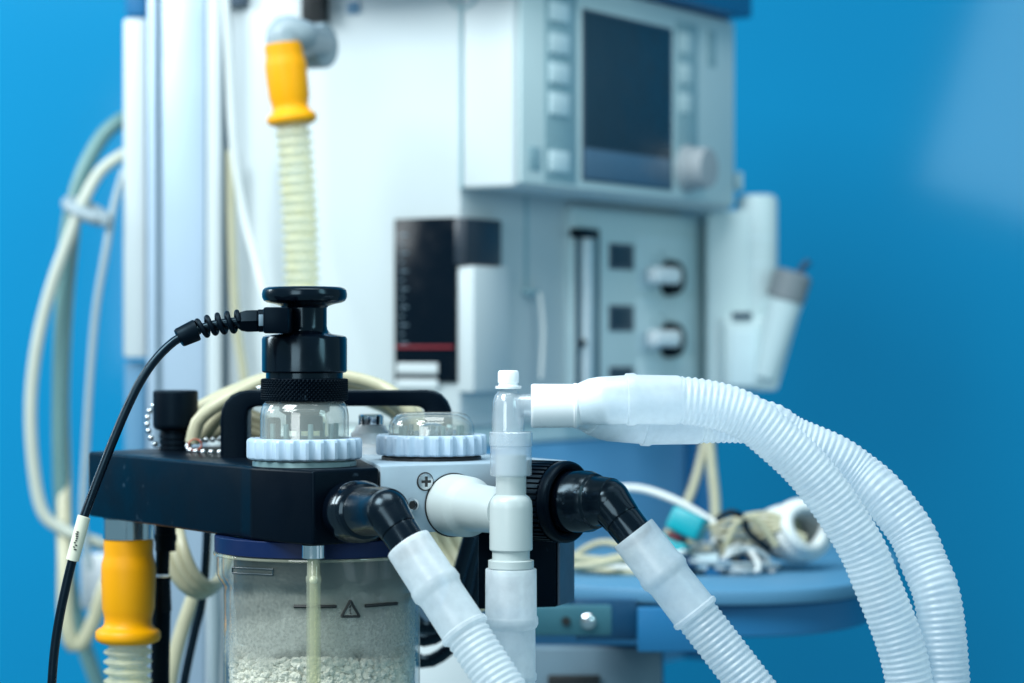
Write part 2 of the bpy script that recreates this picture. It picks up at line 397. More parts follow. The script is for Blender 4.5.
mb = MB(); lathe(mb, [(.0135, z) if z < 0.0225 else (.013, z) for z in (.0140, .0165)], (d2[0], d2[1], ZT), n=40); lathe(mb, [(.006, .0165), (.006, .019), (.0035, .0205), (0, .0207)], (d2[0], d2[1], ZT), n=32); obj('lift_disc', mb, M['chrome'], ab)
# little fitting with steel cap between the domes
x, y = XY(371, .165)
mb = MB(); lathe(mb, [(.0135, -.0005), (.0135, .005), (.0115, .0065), (.0115, .0125), (.0095, .014), (.0080, .0168)], (x, y, ZT), n=48); ft = obj('port_fitting', mb, M['whitegloss'], ab)
mb = MB(); lathe(mb, [(.0068, .0168), (.0070, .0172), (.0070, .0222), (.0062, .0228), (0, .0229)], (x, y, ZT), n=40); obj('steel_cap', mb, M['chrome'], ft)
# mounting bracket under the block, behind the white tee
b0 = on_plate(476, 541); b1 = on_plate(571, 541)
mb = MB(); back = Vector((-gn.x, -gn.y, 0))
q0 = Vector((XY(478, .075)[0], .075)); q1 = Vector((XY(556, .085)[0], .085)); q2 = Vector((XY(572, .110)[0], .110)); q3 = Vector((XY(492, .14)[0], .14))
prism(mb, [q0, q1, q2, q3], ZC + (341.5 - 607) * S(.085), ZB + .003, .0008, 2); mbk = obj('mounting_bracket', mb, M['black'], ab, 30)
e_d = (q2 - q1).normalized(); e_n = Vector((e_d.y, -e_d.x)); mb = MB()
prism(mb, [q1 + e_d * .0012 + e_n * .0003, q2 - e_d * .0004 + e_n * .0003, q2 - e_d * .0004 + e_n * .0016, q1 + e_d * .0012 + e_n * .0016], ZC + (341.5 - 607) * S(.085) + .0006, ZB - .001, .0003, 1); obj('bracket_face', mb, M['slate'], mbk)
# steel socket for the yellow hose connector + dark coupling beside it
YY = .20
x, y = XY(128.5, YY)
mb = MB(); lathe(mb, [(.0138, 0), (.0149, .0004), (.0149, .012)], (x, y, ZC + (341.5 - 539) * S(YY)), n=56); obj('hose_socket', mb, M['chrome'], ab)

# ------------------------------------------------------------------ sensor head on the left dome
sh = thing('oxygen_sensor', 'black mushroom-topped sensor screwed onto the tall clear dome', 'sensor', (dx, dy, dz - .001))
def zp(py, Y=.05): return ZC + (341.5 - py) * S(Y)
def prof_px(lst, Y=.05): return [(r * S(Y), (341.5 - y) * S(Y)) for r, y in lst]
mb = MB()
def knurl(r, t, th, j):
    if r < 42.9 * S(.05): return r
    k = 62; m_ = k / .0225
    g1 = abs(math.sin(k * th / 2 + m_ * t / 2 * 1.0)); g2 = abs(math.sin(k * th / 2 - m_ * t / 2 * 1.0))
    return r - .0009 + .0013 * min(g1, g2) ** .9
r0 = 43 * S(.05); kp = [(39.0 * S(.05), (341.5 - 401) * S(.05)), (42 * S(.05), (341.5 - 400.6) * S(.05))]
for i in range(34):
    yy = 399.4 - i * (20.0 / 33); kp.append((r0, (341.5 - yy) * S(.05)))
kp += [(41.5 * S(.05), (341.5 - 378.4) * S(.05)), (38 * S(.05), (341.5 - 378) * S(.05))]
lathe(mb, kp, (dx, dy, ZC), n=496, rf=knurl); obj('knurled_collar', mb, M['black'], sh, 80)
mb = MB(); lathe(mb, prof_px([(38.5, 379), (38.5, 373), (41.0, 372.4), (42.5, 371), (42.5, 339), (41.3, 336.6), (38.5, 335.4), (27, 333.8), (24.5, 332), (23, 329.5), (22.3, 326), (22.3, 308), (24, 306), (30, 304), (37, 302.6), (40.5, 300.8), (42.3, 297.5), (42.5, 294), (41.6, 290), (39.5, 288), (36, 287), (20, 286.4), (0, 286.4)]), (dx, dy, ZC), n=96); obj('sensor_body', mb, M['blackgloss'], sh, 28)

# sensor cable
def lin(a, b, n): return [a + (b - a) * i / (n - 1) for i in range(n)]
cb = thing('sensor_cable', 'thin black cable with spiral strain relief plugged into the black sensor', 'cable', W(240, 333, .045))
mb = MB(); a0 = W(289, 320, .03); a1 = W(268, 320, .028)
ax_ = (W(222, 324, .02) - a0).normalized()
box(mb, (W(266, 333, .03).x, .015, zp(333.5, .03)), (W(291, 308, .03).x, .042, zp(307.5, .03)), .0012, 2); pl = obj('plug_block', mb, M['black'], cb)
mb = MB(); o_ = W(268, 320.5, .0285); axp = (W(238, 321.5, .0285) - o_).normalized()
lathe(mb, [(.0066, 0), (.0066, .0045), (.0059, .0048), (.0063, .0052), (.0063, .0105), (.0055, .0135), (.0040, .0152)], o_, axp, n=6); obj('plug', mb, M['black'], cb, 20)
mb = MB(); box(mb, (W(258.5, 0, .02).x, .0205, zp(326, .02)), (W(263.5, 0, .02).x, .0217, zp(314.5, .02)), .0003); obj('print_mark', mb, M['greyblue'], pl)
cpts = [W(242, 321, .0285), W(228, 322.5, .0285), W(212, 325, .0285), W(198, 329.5, .028), W(186, 334.5, .027), W(172, 343, .025), W(155, 360, .022), W(140, 382, .02), W(127, 408, .018), W(115, 436, .016), W(103, 466, .014), W(93, 492, .012), W(82, 523, .01), W(75, 550, .01), W(67, 582, .01), W(59, 620, .01), W(54, 655, .01), W(51, 700, .01), W(49, 760, .015)]
cp = Path(catmull(cpts))
k = int(cp.L / .004)
mb = MB(); sweep(mb, cp, [(cp.L * i / k, .0023) for i in range(k + 1)], 16); obj('cord', mb, M['cord'], cb)
# spiral strain relief
mb = MB(); hel = []
turns = 4.6; s0, s1 = .001, .0235
for i in range(int(turns * 24) + 1):
    t = i / (turns * 24); s = s0 + (s1 - s0) * t; tt = cp.tan(s); u, w_, _ = frame(tt); th = 2 * PI * turns * t
    hel.append(cp.at(s) + (u * math.cos(th) + w_ * math.sin(th)) * (.0049 - .0006 * t))
hp = Path(hel); kk = int(hp.L / .0012); sweep(mb, hp, [(hp.L * i / kk, .00135) for i in range(kk + 1)], 10); obj('strain_relief', mb, M['blackrubber'], cb, 60)
mb = MB(); sweep(mb, cp, [(.0230, .0026), (.0231, .0052), (.024, .0056), (.0325, .0051), (.0335, .0047), (.0337, .0026)], 28); obj('collar', mb, M['blackrubber'], cb, 40)
def s_near(path, pt):
    return min((( path.at(path.L * i / 800) - pt).length, path.L * i / 800) for i in range(801))[1]
sa, sb_ = s_near(cp, W(84, 516, .01)), s_near(cp, W(72, 560, .01))
mb = MB(); sweep(mb, cp, [(sa, .0024), (sa + .0002, .0033), (sb_ - .0002, .0033), (sb_, .0024)], 24); tg = obj('cable_tag', mb, M['label'], cb)
mb = MB()
for i in range(9):
    s = sa + .008 + i * .0011; c_ = cp.at(s); t = cp.tan(s)
    side = t.cross(Vector((0, 1, 0))).normalized()
    wdt = random.uniform(.0008, .0016); o2 = random.uniform(-.0006, .0006)
    q = c_ + Vector((0, -.00325, 0)) + side * o2
    vs = [q + side * sx_ * wdt / 2 + t * sy_ * .00028 + Vector((0, dy_, 0)) for dy_ in (.0007, -.0002) for sx_, sy_ in ((-1, -1), (1, -1), (1, 1), (-1, 1))]
    mb.add(vs, [(0, 1, 2, 3), (4, 5, 6, 7), (0, 1, 5, 4), (1, 2, 6, 5), (2, 3, 7, 6), (3, 0, 4, 7)])
obj('tag_print', mb, M['ink'], tg, flat=True)

# ------------------------------------------------------------------ black plug on a ball chain
Yp = .225; x, y = XY(175.5, Yp); sp = S(Yp)
sc = thing('sealing_plug', 'matt black sealing plug with ball chain standing on the black block', 'plug', (x, y, ZT))
mb = MB(); lathe(mb, [(r * sp, (450.5 - yy) * sp) for r, yy in ((15.5, 450.3), (16, 449.5), (16, 446.6), (14.8, 446), (14.8, 445), (16, 444.4), (16, 440.5), (14.8, 440), (14.8, 439), (16.2, 438.4), (16, 434), (15, 432.5), (15, 431), (19, 430), (21, 428.8), (22.3, 426.5), (22.5, 424), (22.5, 392.6), (21.6, 391.2), (20.3, 390.6), (0, 390.4))], (x, y, ZT), n=72); obj('cap', mb, M['blackrubber'], sc, 30)
mb = MB()
ch = catmull([W(158, 402, .245), W(151.5, 408, .24), W(147.5, 418, .235), W(147.5, 426, .232), W(151.5, 439, .228), W(158, 447, .232), W(166, 451, .236)], 12); p = Path(ch); nb = int(p.L / .0044)
for i in range(nb + 1): ball(mb, p.at(p.L * i / nb), .00175)
sweep(mb, p, [(p.L * i / 40, .0004) for i in range(41)], 6)
obj('ball_chain', mb, M['chrome'], sc)
mb = MB()
ch = catmull([W(190, 450.5, .19), W(188, 446, .20), W(193, 441.5, .21), W(204, 440, .212), W(222, 437.5, .21), W(240, 420, .21), W(256, 393, .2), W(262, 386, .2), W(272, 383, .2)], 12); p = Path(ch); nb = int(p.L / .0041)
for i in range(nb + 1): ball(mb, p.at(p.L * i / nb), .0017)
sweep(mb, p, [(p.L * i / 60, .0004) for i in range(61)], 6)
ch = catmull([W(190, 450.3, .192), W(198, 451.8, .188), W(208, 452, .186), W(218, 452.2, .185), W(228, 452.2, .185)], 12); p = Path(ch); nb = int(p.L / .0041)
for i in range(1, nb + 1): ball(mb, p.at(p.L * i / nb), .0017)
obj('ball_chain', mb, M['chrome'], sc)
mb = MB(); cc = W(195, 445, .19)
tube(mb, [cc + Vector((math.cos(t) * .0038, math.sin(t) * .001, math.sin(t) * .0032)) for t in [i * 2 * PI / 12 for i in range(13)]], .0005, 8, .001); obj('split_ring', mb, plastic('copper_wire', (.30, .09, .06), .35, metal=.8), sc)

# ------------------------------------------------------------------ lime canister
Yc = .08; cx, cy = XY(322, Yc); sc_ = S(Yc)
zj0 = ZC + (341.5 - 800) * sc_
can = thing('absorber_canister', 'clear dusty canister of white lime granules under the black block', 'canister', (cx, cy, zj0))
def zc(py): return (341.5 - py) * sc_
mb = MB(); lathe(mb, [(.050, zc(533.8)), (.0562, zc(533.8)), (.0566, zc(534.6)), (.0566, zc(549)), (.0560, zc(550)), (.050, zc(550))], (cx, cy, ZC), n=96, caps=False); obj('rim_gasket', mb, M['blue_rim'], can)
jr = [(105, 550), (105, 570), (104.4, 574), (102.5, 578), (99.8, 582), (98.2, 586), (98, 591), (98, 792), (95, 798), (88, 800)]
mb = MB(); lathe(mb, [(r * sc_, zc(yy)) for r, yy in jr] + [(0, zc(800))], (cx, cy, ZC), n=128, caps=False)
lathe(mb, [((r - 5) * sc_, zc(yy) if i < 8 else zc(yy) + .003) for i, (r, yy) in enumerate(jr)], (cx, cy, ZC), n=128, caps=False)
jar = obj('jar', mb, M['jar'], can, 45)
mb = MB(); lathe(mb, [(108 * sc_, zc(550.5)), (108.2 * sc_, zc(551)), (108.2 * sc_, zc(552.6)), (107.5 * sc_, zc(553.2)), (104 * sc_, zc(553.2))], (cx, cy, ZC), n=128, caps=False); obj('lip', mb, M['clearyel'], can)
# inner metal sleeve
mb = MB(); lathe(mb, [(88 * sc_, zc(548)), (88 * sc_, zc(600)), (86 * sc_, zc(606)), (84 * sc_, zc(640)), (0, zc(640))], (cx, cy, ZC), n=80, caps=False); obj('inner_sleeve', mb, M['sleeve'], can)
# granules: thousands of small stones -> one stuff part
mb = MB(); R = 92.5 * sc_
ico = bmesh.new(); bmesh.ops.create_icosphere(ico, subdivisions=1, radius=1); IV = [v.co.copy() for v in ico.verts]; [setattr(v, 'index', i) for i, v in enumerate(ico.verts)]; IF = [[v.index for v in f.verts] for f in ico.faces]; ico.free()
def stone(c, r):
    rot = Matrix.Rotation(random.uniform(0, 6.3), 3, 'X') @ Matrix.Rotation(random.uniform(0, 6.3), 3, 'Z')
    s3 = Vector((random.uniform(.7, 1.5), random.uniform(.7, 1.1), random.uniform(.6, 1.0)))
    mb.add([Vector(c) + rot @ Vector((v.x * s3.x * r * random.uniform(.75, 1.2), v.y * s3.y * r * random.uniform(.75, 1.2), v.z * s3.z * r * random.uniform(.75, 1.2))) for v in IV], IF)
zt = zc(653)
for i in range(2900):      # band against the wall
    th = random.uniform(PI * .93, PI * 2.07); rr = R - random.uniform(.0014, .004)
    z = random.uniform(zc(712), zt + .002 * math.sin(3 * th) + .0015)
    stone((cx + rr * math.cos(th), cy + rr * math.sin(th), ZC + z), random.uniform(.0012, .0023))
for i in range(1200):     # the top surface
    rr = R * math.sqrt(random.random()) - .002; th = random.uniform(0, 2 * PI)
    stone((cx + rr * math.cos(th), cy + rr * math.sin(th), ZC + zt + random.uniform(-.002, .0018)), random.uniform(.0013, .0021))
gr = obj('lime_granules', mb, M['lime'], can, flat=True); gr['kind'] = 'stuff'
mb = MB(); lathe(mb, [(0, zc(790)), (R - .003, zc(790)), (R - .003, zt - .0015), (0, zt - .0015)], (cx, cy, ZC), n=64); obj('granule_bed', mb, M['lime'], can)
# print on the jar
def on_jar(px, py, out_=.0006, rad=98):
    r = rad * sc_ + out_
    k = (px - 512) / F; A = 1 + k * k; Bq = -2 * cx * k - 2 * (cy + D0) ; Cq = cx * cx + (cy + D0) ** 2 - r * r
    dd = (-Bq - math.sqrt(Bq * Bq - 4 * A * Cq)) / (2 * A); return Vector((k * dd, dd - D0, ZC + (341.5 - py) * dd / F))
def stroke(mb, pts, w=.0009, out_=.0003, rad=98):
    P = [on_jar(px, py, out_, rad) for px, py in pts]
    tube(mb, P, w, 8, .0008, smooth=False)
mb = MB()
def seg_(a, b, n=10): return [(a[0] + (b[0] - a[0]) * i / n, a[1] + (b[1] - a[1]) * i / n) for i in range(n + 1)]
stroke(mb, seg_((294, 606.5), (336.5, 606.5))); stroke(mb, seg_((365, 606), (397, 603.5)))
for a_, b_ in (((341.5, 616.5), (350.5, 600.5)), ((350.5, 600.5), (359.5, 616.5)), ((359.5, 616.5), (341.5, 616.5))): stroke(mb, seg_(a_, b_), .00065)
obj('warning_triangle', mb, M['ink'], can)
mb = MB(); stroke(mb, seg_((350.8, 605), (349.8, 608.2), 4), .0003); stroke(mb, seg_((350.6, 609), (350, 611.6), 4), .0003); stroke(mb, seg_((350.8, 612.6), (350.4, 614), 3), .0003); obj('warning_symbol', mb, M['ink'], can)
mb = MB()
for a_, b_ in (((232.5, 567.5), (273, 569.5)), ((273, 569.5), (273, 575)), ((273, 575), (232.5, 573)), ((232.5, 573), (232.5, 567.5))): stroke(mb, seg_(a_, b_, 12), .00045, .0002, 105)
obj('embossed_plate', mb, M['sleeve'], can)

# sample tube in front of the jar
Ys = .011; x, y = XY(313.5, Ys); ss_ = S(Ys)
st = thing('drain_tube', 'straight clear yellowed tube with steel ferrule in front of the canister', 'tube', (x, y, ZC + (341.5 - 760) * ss_))
mb = MB(); lathe(mb, [(.0036, (341.5 - 760) * ss_), (.0036, (341.5 - 583) * ss_), (.0039, (341.5 - 582) * ss_), (.0039, (341.5 - 577) * ss_), (.0033, (341.5 - 575) * ss_), (.0033, (341.5 - 557) * ss_)], (x, y, ZC), n=40, caps=False)
lathe(mb, [(.0021, (341.5 - 760) * ss_), (.0021, (341.5 - 557) * ss_)], (x, y, ZC), n=32, caps=False); obj('tube_wall', mb, M['clearyel'], st)
mb = MB(); lathe(mb, [(.0058, (341.5 - 558) * ss_), (.0060, (341.5 - 557.5) * ss_), (.0060, (341.5 - 545) * ss_)], (x, y, ZC), n=40); obj('ferrule', mb, M['chrome'], st)
mb = MB(); ball(mb, (x, y, ZC + (341.5 - 580) * ss_), .0021, 20, 14); obj('bead', mb, M['whitegloss'], st)

# ------------------------------------------------------------------ elbows and corrugated hoses
def elbow(name, label, pts, prof, par=None, group='black elbow connectors'):
    t = thing(name, label, 'elbow connector', pts[0], 0, group)
    return t
def hose_meshes(t, path, s_cuff, r0, pitch, amp, s_end, cuffprof, mh='hose', mc='cuff', n=48):
    mb = MB(); sweep(mb, path, cuffprof, n, caps=False); obj('cuff', mb, M[mc], t, 40)
    mb = MB(); prof = []; k = 8; s = s_cuff; i = 0
    while s < s_end:
        ph = (i % k) / k; v = math.cos(2 * PI * ph)
        prof.append((s, r0 + amp * (1 if v > .25 else (v / .25 if v > -.25 else -1)) * (1 if abs(v) > .25 else 1) if False else r0 + amp * math.copysign(abs(v) ** .6, v)))
        s += pitch / k; i += 1
    sweep(mb, path, prof, n, caps=False); return obj('corrugated_tube', mb, M[mh], t, 75)

def elbow_and_hose(px0, py0, Y0, bend, cuff0, end, R, hose_label, elbow_label, nut=None):
    A = W(px0, py0, Y0); Bp = W(*bend); Cf = W(*cuff0); E = W(*end)
    dirA = (Bp - A).normalized()
    pin = Cf + (E - Cf).normalized() * .012
    P = Path(fillet([A, Bp, Cf, pin], .006, 14))
    t = thing('elbow_connector', elbow_label, 'elbow connector', A, 0, 'black elbow connectors')
    R1 = R['base']; R2 = R['neck']; R3 = R['tube']; lb = R['baselen']; LA = (Bp - A).length; dirB = (Cf - Bp).normalized(); LB = (Cf - Bp).length
    mb = MB(); lathe(mb, [(R1 * .97, 0), (R1, .0006), (R1, lb - .0022), (R1 * .985, lb - .0018), (R1 * .985, lb), (R2 + (R1 - R2) * .45, lb + .0034), (R2, lb + .0042), (R2 * .985, lb + .0046), (R2 * .97, LA - .003), (R2 * .9, LA + .003), (R2 * .6, LA + .006)], A, dirA, 64)
    ball(mb, Bp, R['ball'], 56, 36)
    lathe(mb, [(R['ball'] * .995, .0005), (R3 * 1.04, LB * .42), (R3, LB - .0092), (R3 * .985, LB - .0088), (R3 * .93, LB - .0086), (R3 * .93, LB - .0078), (R3 * .985, LB - .0076), (R3 * .96, LB), (R3 * .93, LB + .003)], Bp, dirB, 64)
    obj('elbow_body', mb, M['blackgloss'], t, 32)
    # hose
    ht = thing('breathing_hose', hose_label, 'hose', E, 0, 'corrugated breathing hoses')
    hp = Path(catmull([Cf, Cf.lerp(E, .33), Cf.lerp(E, .66), E, E + (E - Cf) * .25]))
    return t, ht, hp
RL = dict(base=.0155, neck=.0122, tube=.0093, ball=.0108, baselen=.0165)
e1, h1, hp1 = elbow_and_hose(351, 512, .010, (386, 511, -.034), (408, 544, -.042), (505, 692, -.066), RL, 'short milky corrugated hose on the elbow in front of the canister', 'scuffed black elbow plugged into the black block beside the canister')
def cuff_prof(r, k=1.0):
    return [(.002, r - .0022), (.0001, r - .002), (0, r - .0002), (.0006, r), (.021 * k, r + .0002), (.0228 * k, r + .0009), (.0262 * k, r + .0011), (.0280 * k, r + .0001), (.030 * k, r - .0003), (.0485 * k, r - .0001), (.0493 * k, r + .0008), (.051 * k, r + .0008), (.052 * k, r - .0002)]
hose_meshes(h1, hp1, .0515, .0106, .0031, .00032, hp1.L - .001, cuff_prof(.0115))
# sockets for the elbows: threaded collar on the black body, ribbed nut on the right
e2, h2, hp2 = elbow_and_hose(556, 502, .042, (608, 501, .020), (633, 533, .012), (756, 692, .002), dict(base=.0157, neck=.0128, tube=.0099, ball=.0115, baselen=.0225), 'short milky corrugated hose on the elbow right of the white tee', 'glossy black elbow held by the large ribbed nut')
hose_meshes(h2, hp2, .0515, .0109, .0031, .00032, hp2.L - .001, cuff_prof(.0120))
A = W(567, 502, .036); axn = Vector((.80, -.60, 0))
nutt = thing('ribbed_nut', 'large black ribbed union nut behind the white tee', 'nut', A - axn * .02)
nn_ = 44
mb = MB(); lathe(mb, [(.0170, .001), (.0185, .0020), (.0195, .0022), (.0206, .0014), (.0210, 0), (.0210, -.003), (.0204, -.0042), (.0200, -.005)], A, axn, n=96, caps=False)
def ribf(r, t, th, j): return r + (.0006 if math.cos(nn_ * th) > -.1 else -.0007)
lathe(mb, [(.0200, -.0048), (.0203, -.0052), (.0203, -.024), (.0196, -.026), (.016, -.026)], A, axn, n=528, rf=ribf, caps=False)
obj('nut_body', mb, M['black'], nutt, 40)
mb = MB(); lathe(mb, [(.0162, .0005), (.0172, .0012), (.0172, -.003)], A, axn, n=72, caps=False); lathe(mb, [(.0145, -.025), (.0145, -.036)], A, axn, n=48); obj('nut_liner', mb, M['blackgloss'], nutt)

# white tee piece
Yt = -.008; x, y = XY(511, Yt); s_ = S(Yt)
def zt_(py): return (341.5 - py) * s_
tee = thing('tee_connector', 'off-white plastic tee with wide side arm on the grey plate', 'tee connector', (x, y, ZC + zt_(568)))
mb = MB(); lathe(mb, [(r * s_, zt_(yy)) for r, yy in ((18.5, 575), (18.5, 568), (22.8, 567.6), (22.8, 560.4), (21.5, 559.8), (18.8, 559.4), (18.8, 550.6), (20.8, 550.2), (21.5, 549.2), (21.5, 508), (20.8, 501), (18.5, 497), (15.2, 494.6), (15.2, 455))], (x, y, ZC), n=64); obj('upright_tube', mb, M['white'], tee, 28)
sidec = on_plate(453, 505); tc_ = Vector((x, y, ZC + zt_(512)))
axs = (tc_ - sidec).normalized(); Ls = (tc_ - sidec).length
ax_pl = gn
mb = MB(); P = Path([sidec - axs * .002, sidec + axs * Ls])
sweep(mb, P, [(0, .0158), (.0022, .0160), (.006, .0160), (.0195, .0154), (.021, .0149), (.0245, .0127), (.0265, .0122), (P.L - .004, .0112)], 64); obj('side_arm', mb, M['white'], tee, 30)
mb = MB(); lathe(mb, [(.0166, -.001), (.0166, .0006)], sidec, gn, n=64); obj('arm_seal', mb, M['ink'], tee)

# hose hanging below the tee
h3 = thing('breathing_hose', 'upright milky hose cuff hanging straight under the white tee', 'hose', (x, y, ZC + zt_(760)), 0, 'corrugated breathing hoses')
mb = MB(); lathe(mb, [(r * s_, zt_(yy)) for r, yy in ((22, 569), (25, 568.6), (25.6, 569.4), (25.8, 615.5), (26.8, 617), (27.2, 618.4), (27.2, 624), (26, 626.6), (24.4, 628.5), (24.6, 672), (25.8, 674), (25.8, 679), (24.2, 681), (24.0, 684))], (x, y, ZC), n=64, caps=False); obj('cuff', mb, M['cuff'], h3, 40)
mb = MB(); hp = Path([Vector((x, y, ZC + zt_(683.5))), Vector((x, y, ZC + zt_(762)))]); prof = []; i = 0; s = 0
while s < hp.L: v = math.cos(2 * PI * (i % 8) / 8); prof.append((s, 24.2 * s_ + .0005 * v)); s += .0031 / 8; i += 1
sweep(mb, hp, prof, 48, caps=False); obj('corrugated_tube', mb, M['hose'], h3, 75)
# clear elbow with white cap on top of the tee
el = thing('clear_elbow', 'clear plastic elbow with white cap standing on the white tee', 'elbow connector', (x, y, ZC + zt_(475)))
mb = MB(); lathe(mb, [(r * s_, zt_(yy)) for r, yy in ((18.5, 476), (20.4, 475), (20.8, 474), (20.8, 446), (21.6, 445.5), (21.6, 432.6), (20.8, 431.8), (16.2, 431.4))], (x, y, ZC), n=64, caps=False)
lathe(mb, [(15.6 * s_, zt_(474)), (15.6 * s_, zt_(432))], (x, y, ZC), n=48, caps=False); obj('collar', mb, M['collar'], el, 30)
mb = MB(); xo = (508 - 511) * s_
lathe(mb, [(r * s_, zt_(yy)) for r, yy in ((16.2, 449), (16.2, 432), (15.8, 410), (15.2, 402), (13.2, 395.5), (9.6, 391), (7.5, 389.5), (7.5, 384))], (x + xo, y, ZC), n=56, caps=False)
lathe(mb, [(r * s_, zt_(yy)) for r, yy in ((13.8, 449), (13.6, 410), (12.8, 402), (10.6, 397), (7, 393))], (x + xo, y, ZC), n=56, caps=False); obj('elbow_shell', mb, M['clearblue'], el, 50)
mb = MB(); arm0 = W(510, 405, Yt); arm1 = W(560, 405.5, Yt)
lathe(mb, [(11.5 * s_, .002), (11.5 * s_, (arm1 - arm0).length)], arm0, arm1 - arm0, n=48, caps=False); lathe(mb, [(9.3 * s_, .002), (9.3 * s_, (arm1 - arm0).length)], arm0, arm1 - arm0, n=48, caps=False); obj('side_spout', mb, M['clearblue'], el)
mb = MB(); lathe(mb, [(r * s_, zt_(yy)) for r, yy in ((13.2, 388.6), (13.2, 386), (9.8, 385.6), (9.8, 383), (10.6, 382.6), (10.6, 373), (9.8, 371), (8.6, 370.4), (0, 370.2))], (x + xo + .0002, y, ZC), n=36); obj('cap', mb, M['whitegloss'], el, 30)

# Y connector with the two long hoses
yc = thing('wye_connector', 'white sleeve joining the clear elbow to the two long hoses', 'hose connector', W(555, 428, Yt))
mb = MB(); a0 = W(531, 405.8, Yt); a1 = W(580, 405.8, Yt); L = (a1 - a0).length
lathe(mb, [(19 * s_, .001), (20.6 * s_, 0), (21.6 * s_, .0005), (22, .0012) if False else (22 * s_, .0014), (21.8 * s_, L * .86), (22.6 * s_, L * .88), (22.6 * s_, L * .93), (20.5 * s_, L * .99), (19.8 * s_, L * 1.06)], a0, a1 - a0, n=64); obj('sleeve', mb, M['whitegloss'], yc, 35)
mb = MB()
tube(mb, [W(574, 405.5, Yt), W(583, 404, Yt), W(606, 400, Yt - .002)], .0098, 32, .002); tube(mb, [W(574, 407, Yt + .001), W(590, 413, .010), W(618, 420, .022)], .0098, 32, .002); obj('fork', mb, M['whitegloss'], yc)

def offset_px(edge, r, side):
    out = []
    for i, p in enumerate(edge):
        a = edge[max(i - 1, 0)]; b = edge[min(i + 1, len(edge) - 1)]
        tx, ty = b[0] - a[0], b[1] - a[1]; l_ = math.hypot(tx, ty); tx /= l_; ty /= l_
        out.append((p[0] + side * ty * r, p[1] - side * tx * r))
    return out
inner = [(577, 404.5), (600, 401), (628, 399.5), (656, 399.5), (682, 400.5), (706, 403.5), (730, 409.5), (752, 420)] + offset_px([(760, 456), (785, 479), (806, 504), (826, 533), (843, 562), (855, 591), (870, 628), (880, 657), (886, 683), (892, 720), (896, 760)], 23, 1)[0:]
outer = [(586, 413), (612, 418), (640, 420.2), (668, 420.8), (700, 420), (728, 419.5), (752, 421), (772, 426.5)] + offset_px([(801, 417), (843, 435), (872, 454), (897, 475), (917, 499), (934, 524), (946, 553), (959, 586), (966, 628), (970.5, 683), (973, 720), (975, 760)], 24, -1)
def ydep(x_, a): # depth by picture column
    return a[0] + (a[1] - a[0]) * min(max((x_ - 585) / 385, 0), 1)
def outer_depth(x_):
    k = [(585, .006), (630, .022), (760, .030), (850, .030), (900, .022), (950, .008), (1000, -.006)]
    for (a, u), (b, v) in zip(k, k[1:]):
        if x_ <= b: t = max(0, (x_ - a) / (b - a)); t = t * t * (3 - 2 * t); return u + (v - u) * t
    return k[-1][1]
inn = Path(catmull([W(px, py, ydep(px, (-.010, .004))) for px, py in inner], 12))
out_ = Path(catmull([W(px, py, outer_depth(px)) for px, py in outer], 12))
h4 = thing('breathing_hose', 'long milky corrugated hose arching down nearest the elbow, inner of the pair', 'hose', W(890, 760, .0), 0, 'corrugated breathing hoses')
h5 = thing('breathing_hose', 'long milky corrugated hose arching down, outer of the pair by the blue wall', 'hose', W(960, 760, .0), 0, 'corrugated breathing hoses')
def long_cuff(P, sx0, px_cuff, Yc_):
    return None
def px_s(path, px):
    lo = 0
    for i in range(1200):
        p = path.at(path.L * i / 1200)
        if 512 + p.x / (D0 + p.y) * F >= px: return path.L * i / 1200
for h, P, xs, r, dyy in ((h4, inn, (577, 592, 625, 637, 680), .0117, 0), (h5, out_, (588, 604, 641, 652, 700), .0117, 0)):
    q = [px_s(P, v) for v in xs]
    prof = [(q[0], .0088), (q[0] + .0006, .0098), (q[0] + .003, .0105), (q[1], .0116), (q[1] + .004, .0119), (q[2], .0120), (q[2] + .0006, .0129), (q[2] + .0042, .0130), (q[3], .0122), (q[4] - .002, .0122), (q[4] - .001, .0119), (q[4], .0114)]
    hose_meshes(h, P, q[4], r, .0031, .00032, P.L - .002, prof)

# ------------------------------------------------------------------ yellow hose connectors
def yellow(px, pys, Y, tilt, label, end_pts, pitch=.0056):
    sY = S(Y); top_ = W(px, pys, Y)
    pts = [top_] + [W(*e) for e in end_pts]; P = Path(catmull(pts, 14))
    t = thing('ventilator_hose', label, 'hose', top_, 0, 'yellow-ended ventilator hoses')
    mm = .000579
    prof = [(0, 21 * mm), (.0001, 24.4 * mm), (.003, 24.8 * mm), (.008, 24.3 * mm), (.011, 25 * mm), (.0145, 26.8 * mm), (.018, 27.2 * mm), (.026, 27.0 * mm), (.040, 26.2 * mm), (.043, 24.8 * mm), (.0465, 23.6 * mm), (.0495, 24.0 * mm), (.0515, 26.5 * mm), (.0525, 30 * mm), (.054, 32.2 * mm), (.057, 32.5 * mm), (.059, 31.0 * mm), (.0602, 27 * mm), (.0604, 22 * mm)]
    mb = MB(); sweep(mb, P, prof, 56); obj('yellow_connector', mb, M['yellow'], t, 60)
    mb = MB(); pr = []; s = .060; i = 0
    while s < P.L: pr.append((s, 21.5 * mm + .0017 * math.cos(2 * PI * (i % 8) / 8))); s += pitch / 8; i += 1
    sweep(mb, P, pr, 40, caps=False); obj('spiral_hose', mb, M['yhose'], t, 75); return t
yellow(128.5, 538.5, YY, 0, 'yellow hose connector pushed on the steel socket under the black block', [(128.5, 600, YY), (128, 650, YY), (128, 700, YY), (129, 780, YY)])
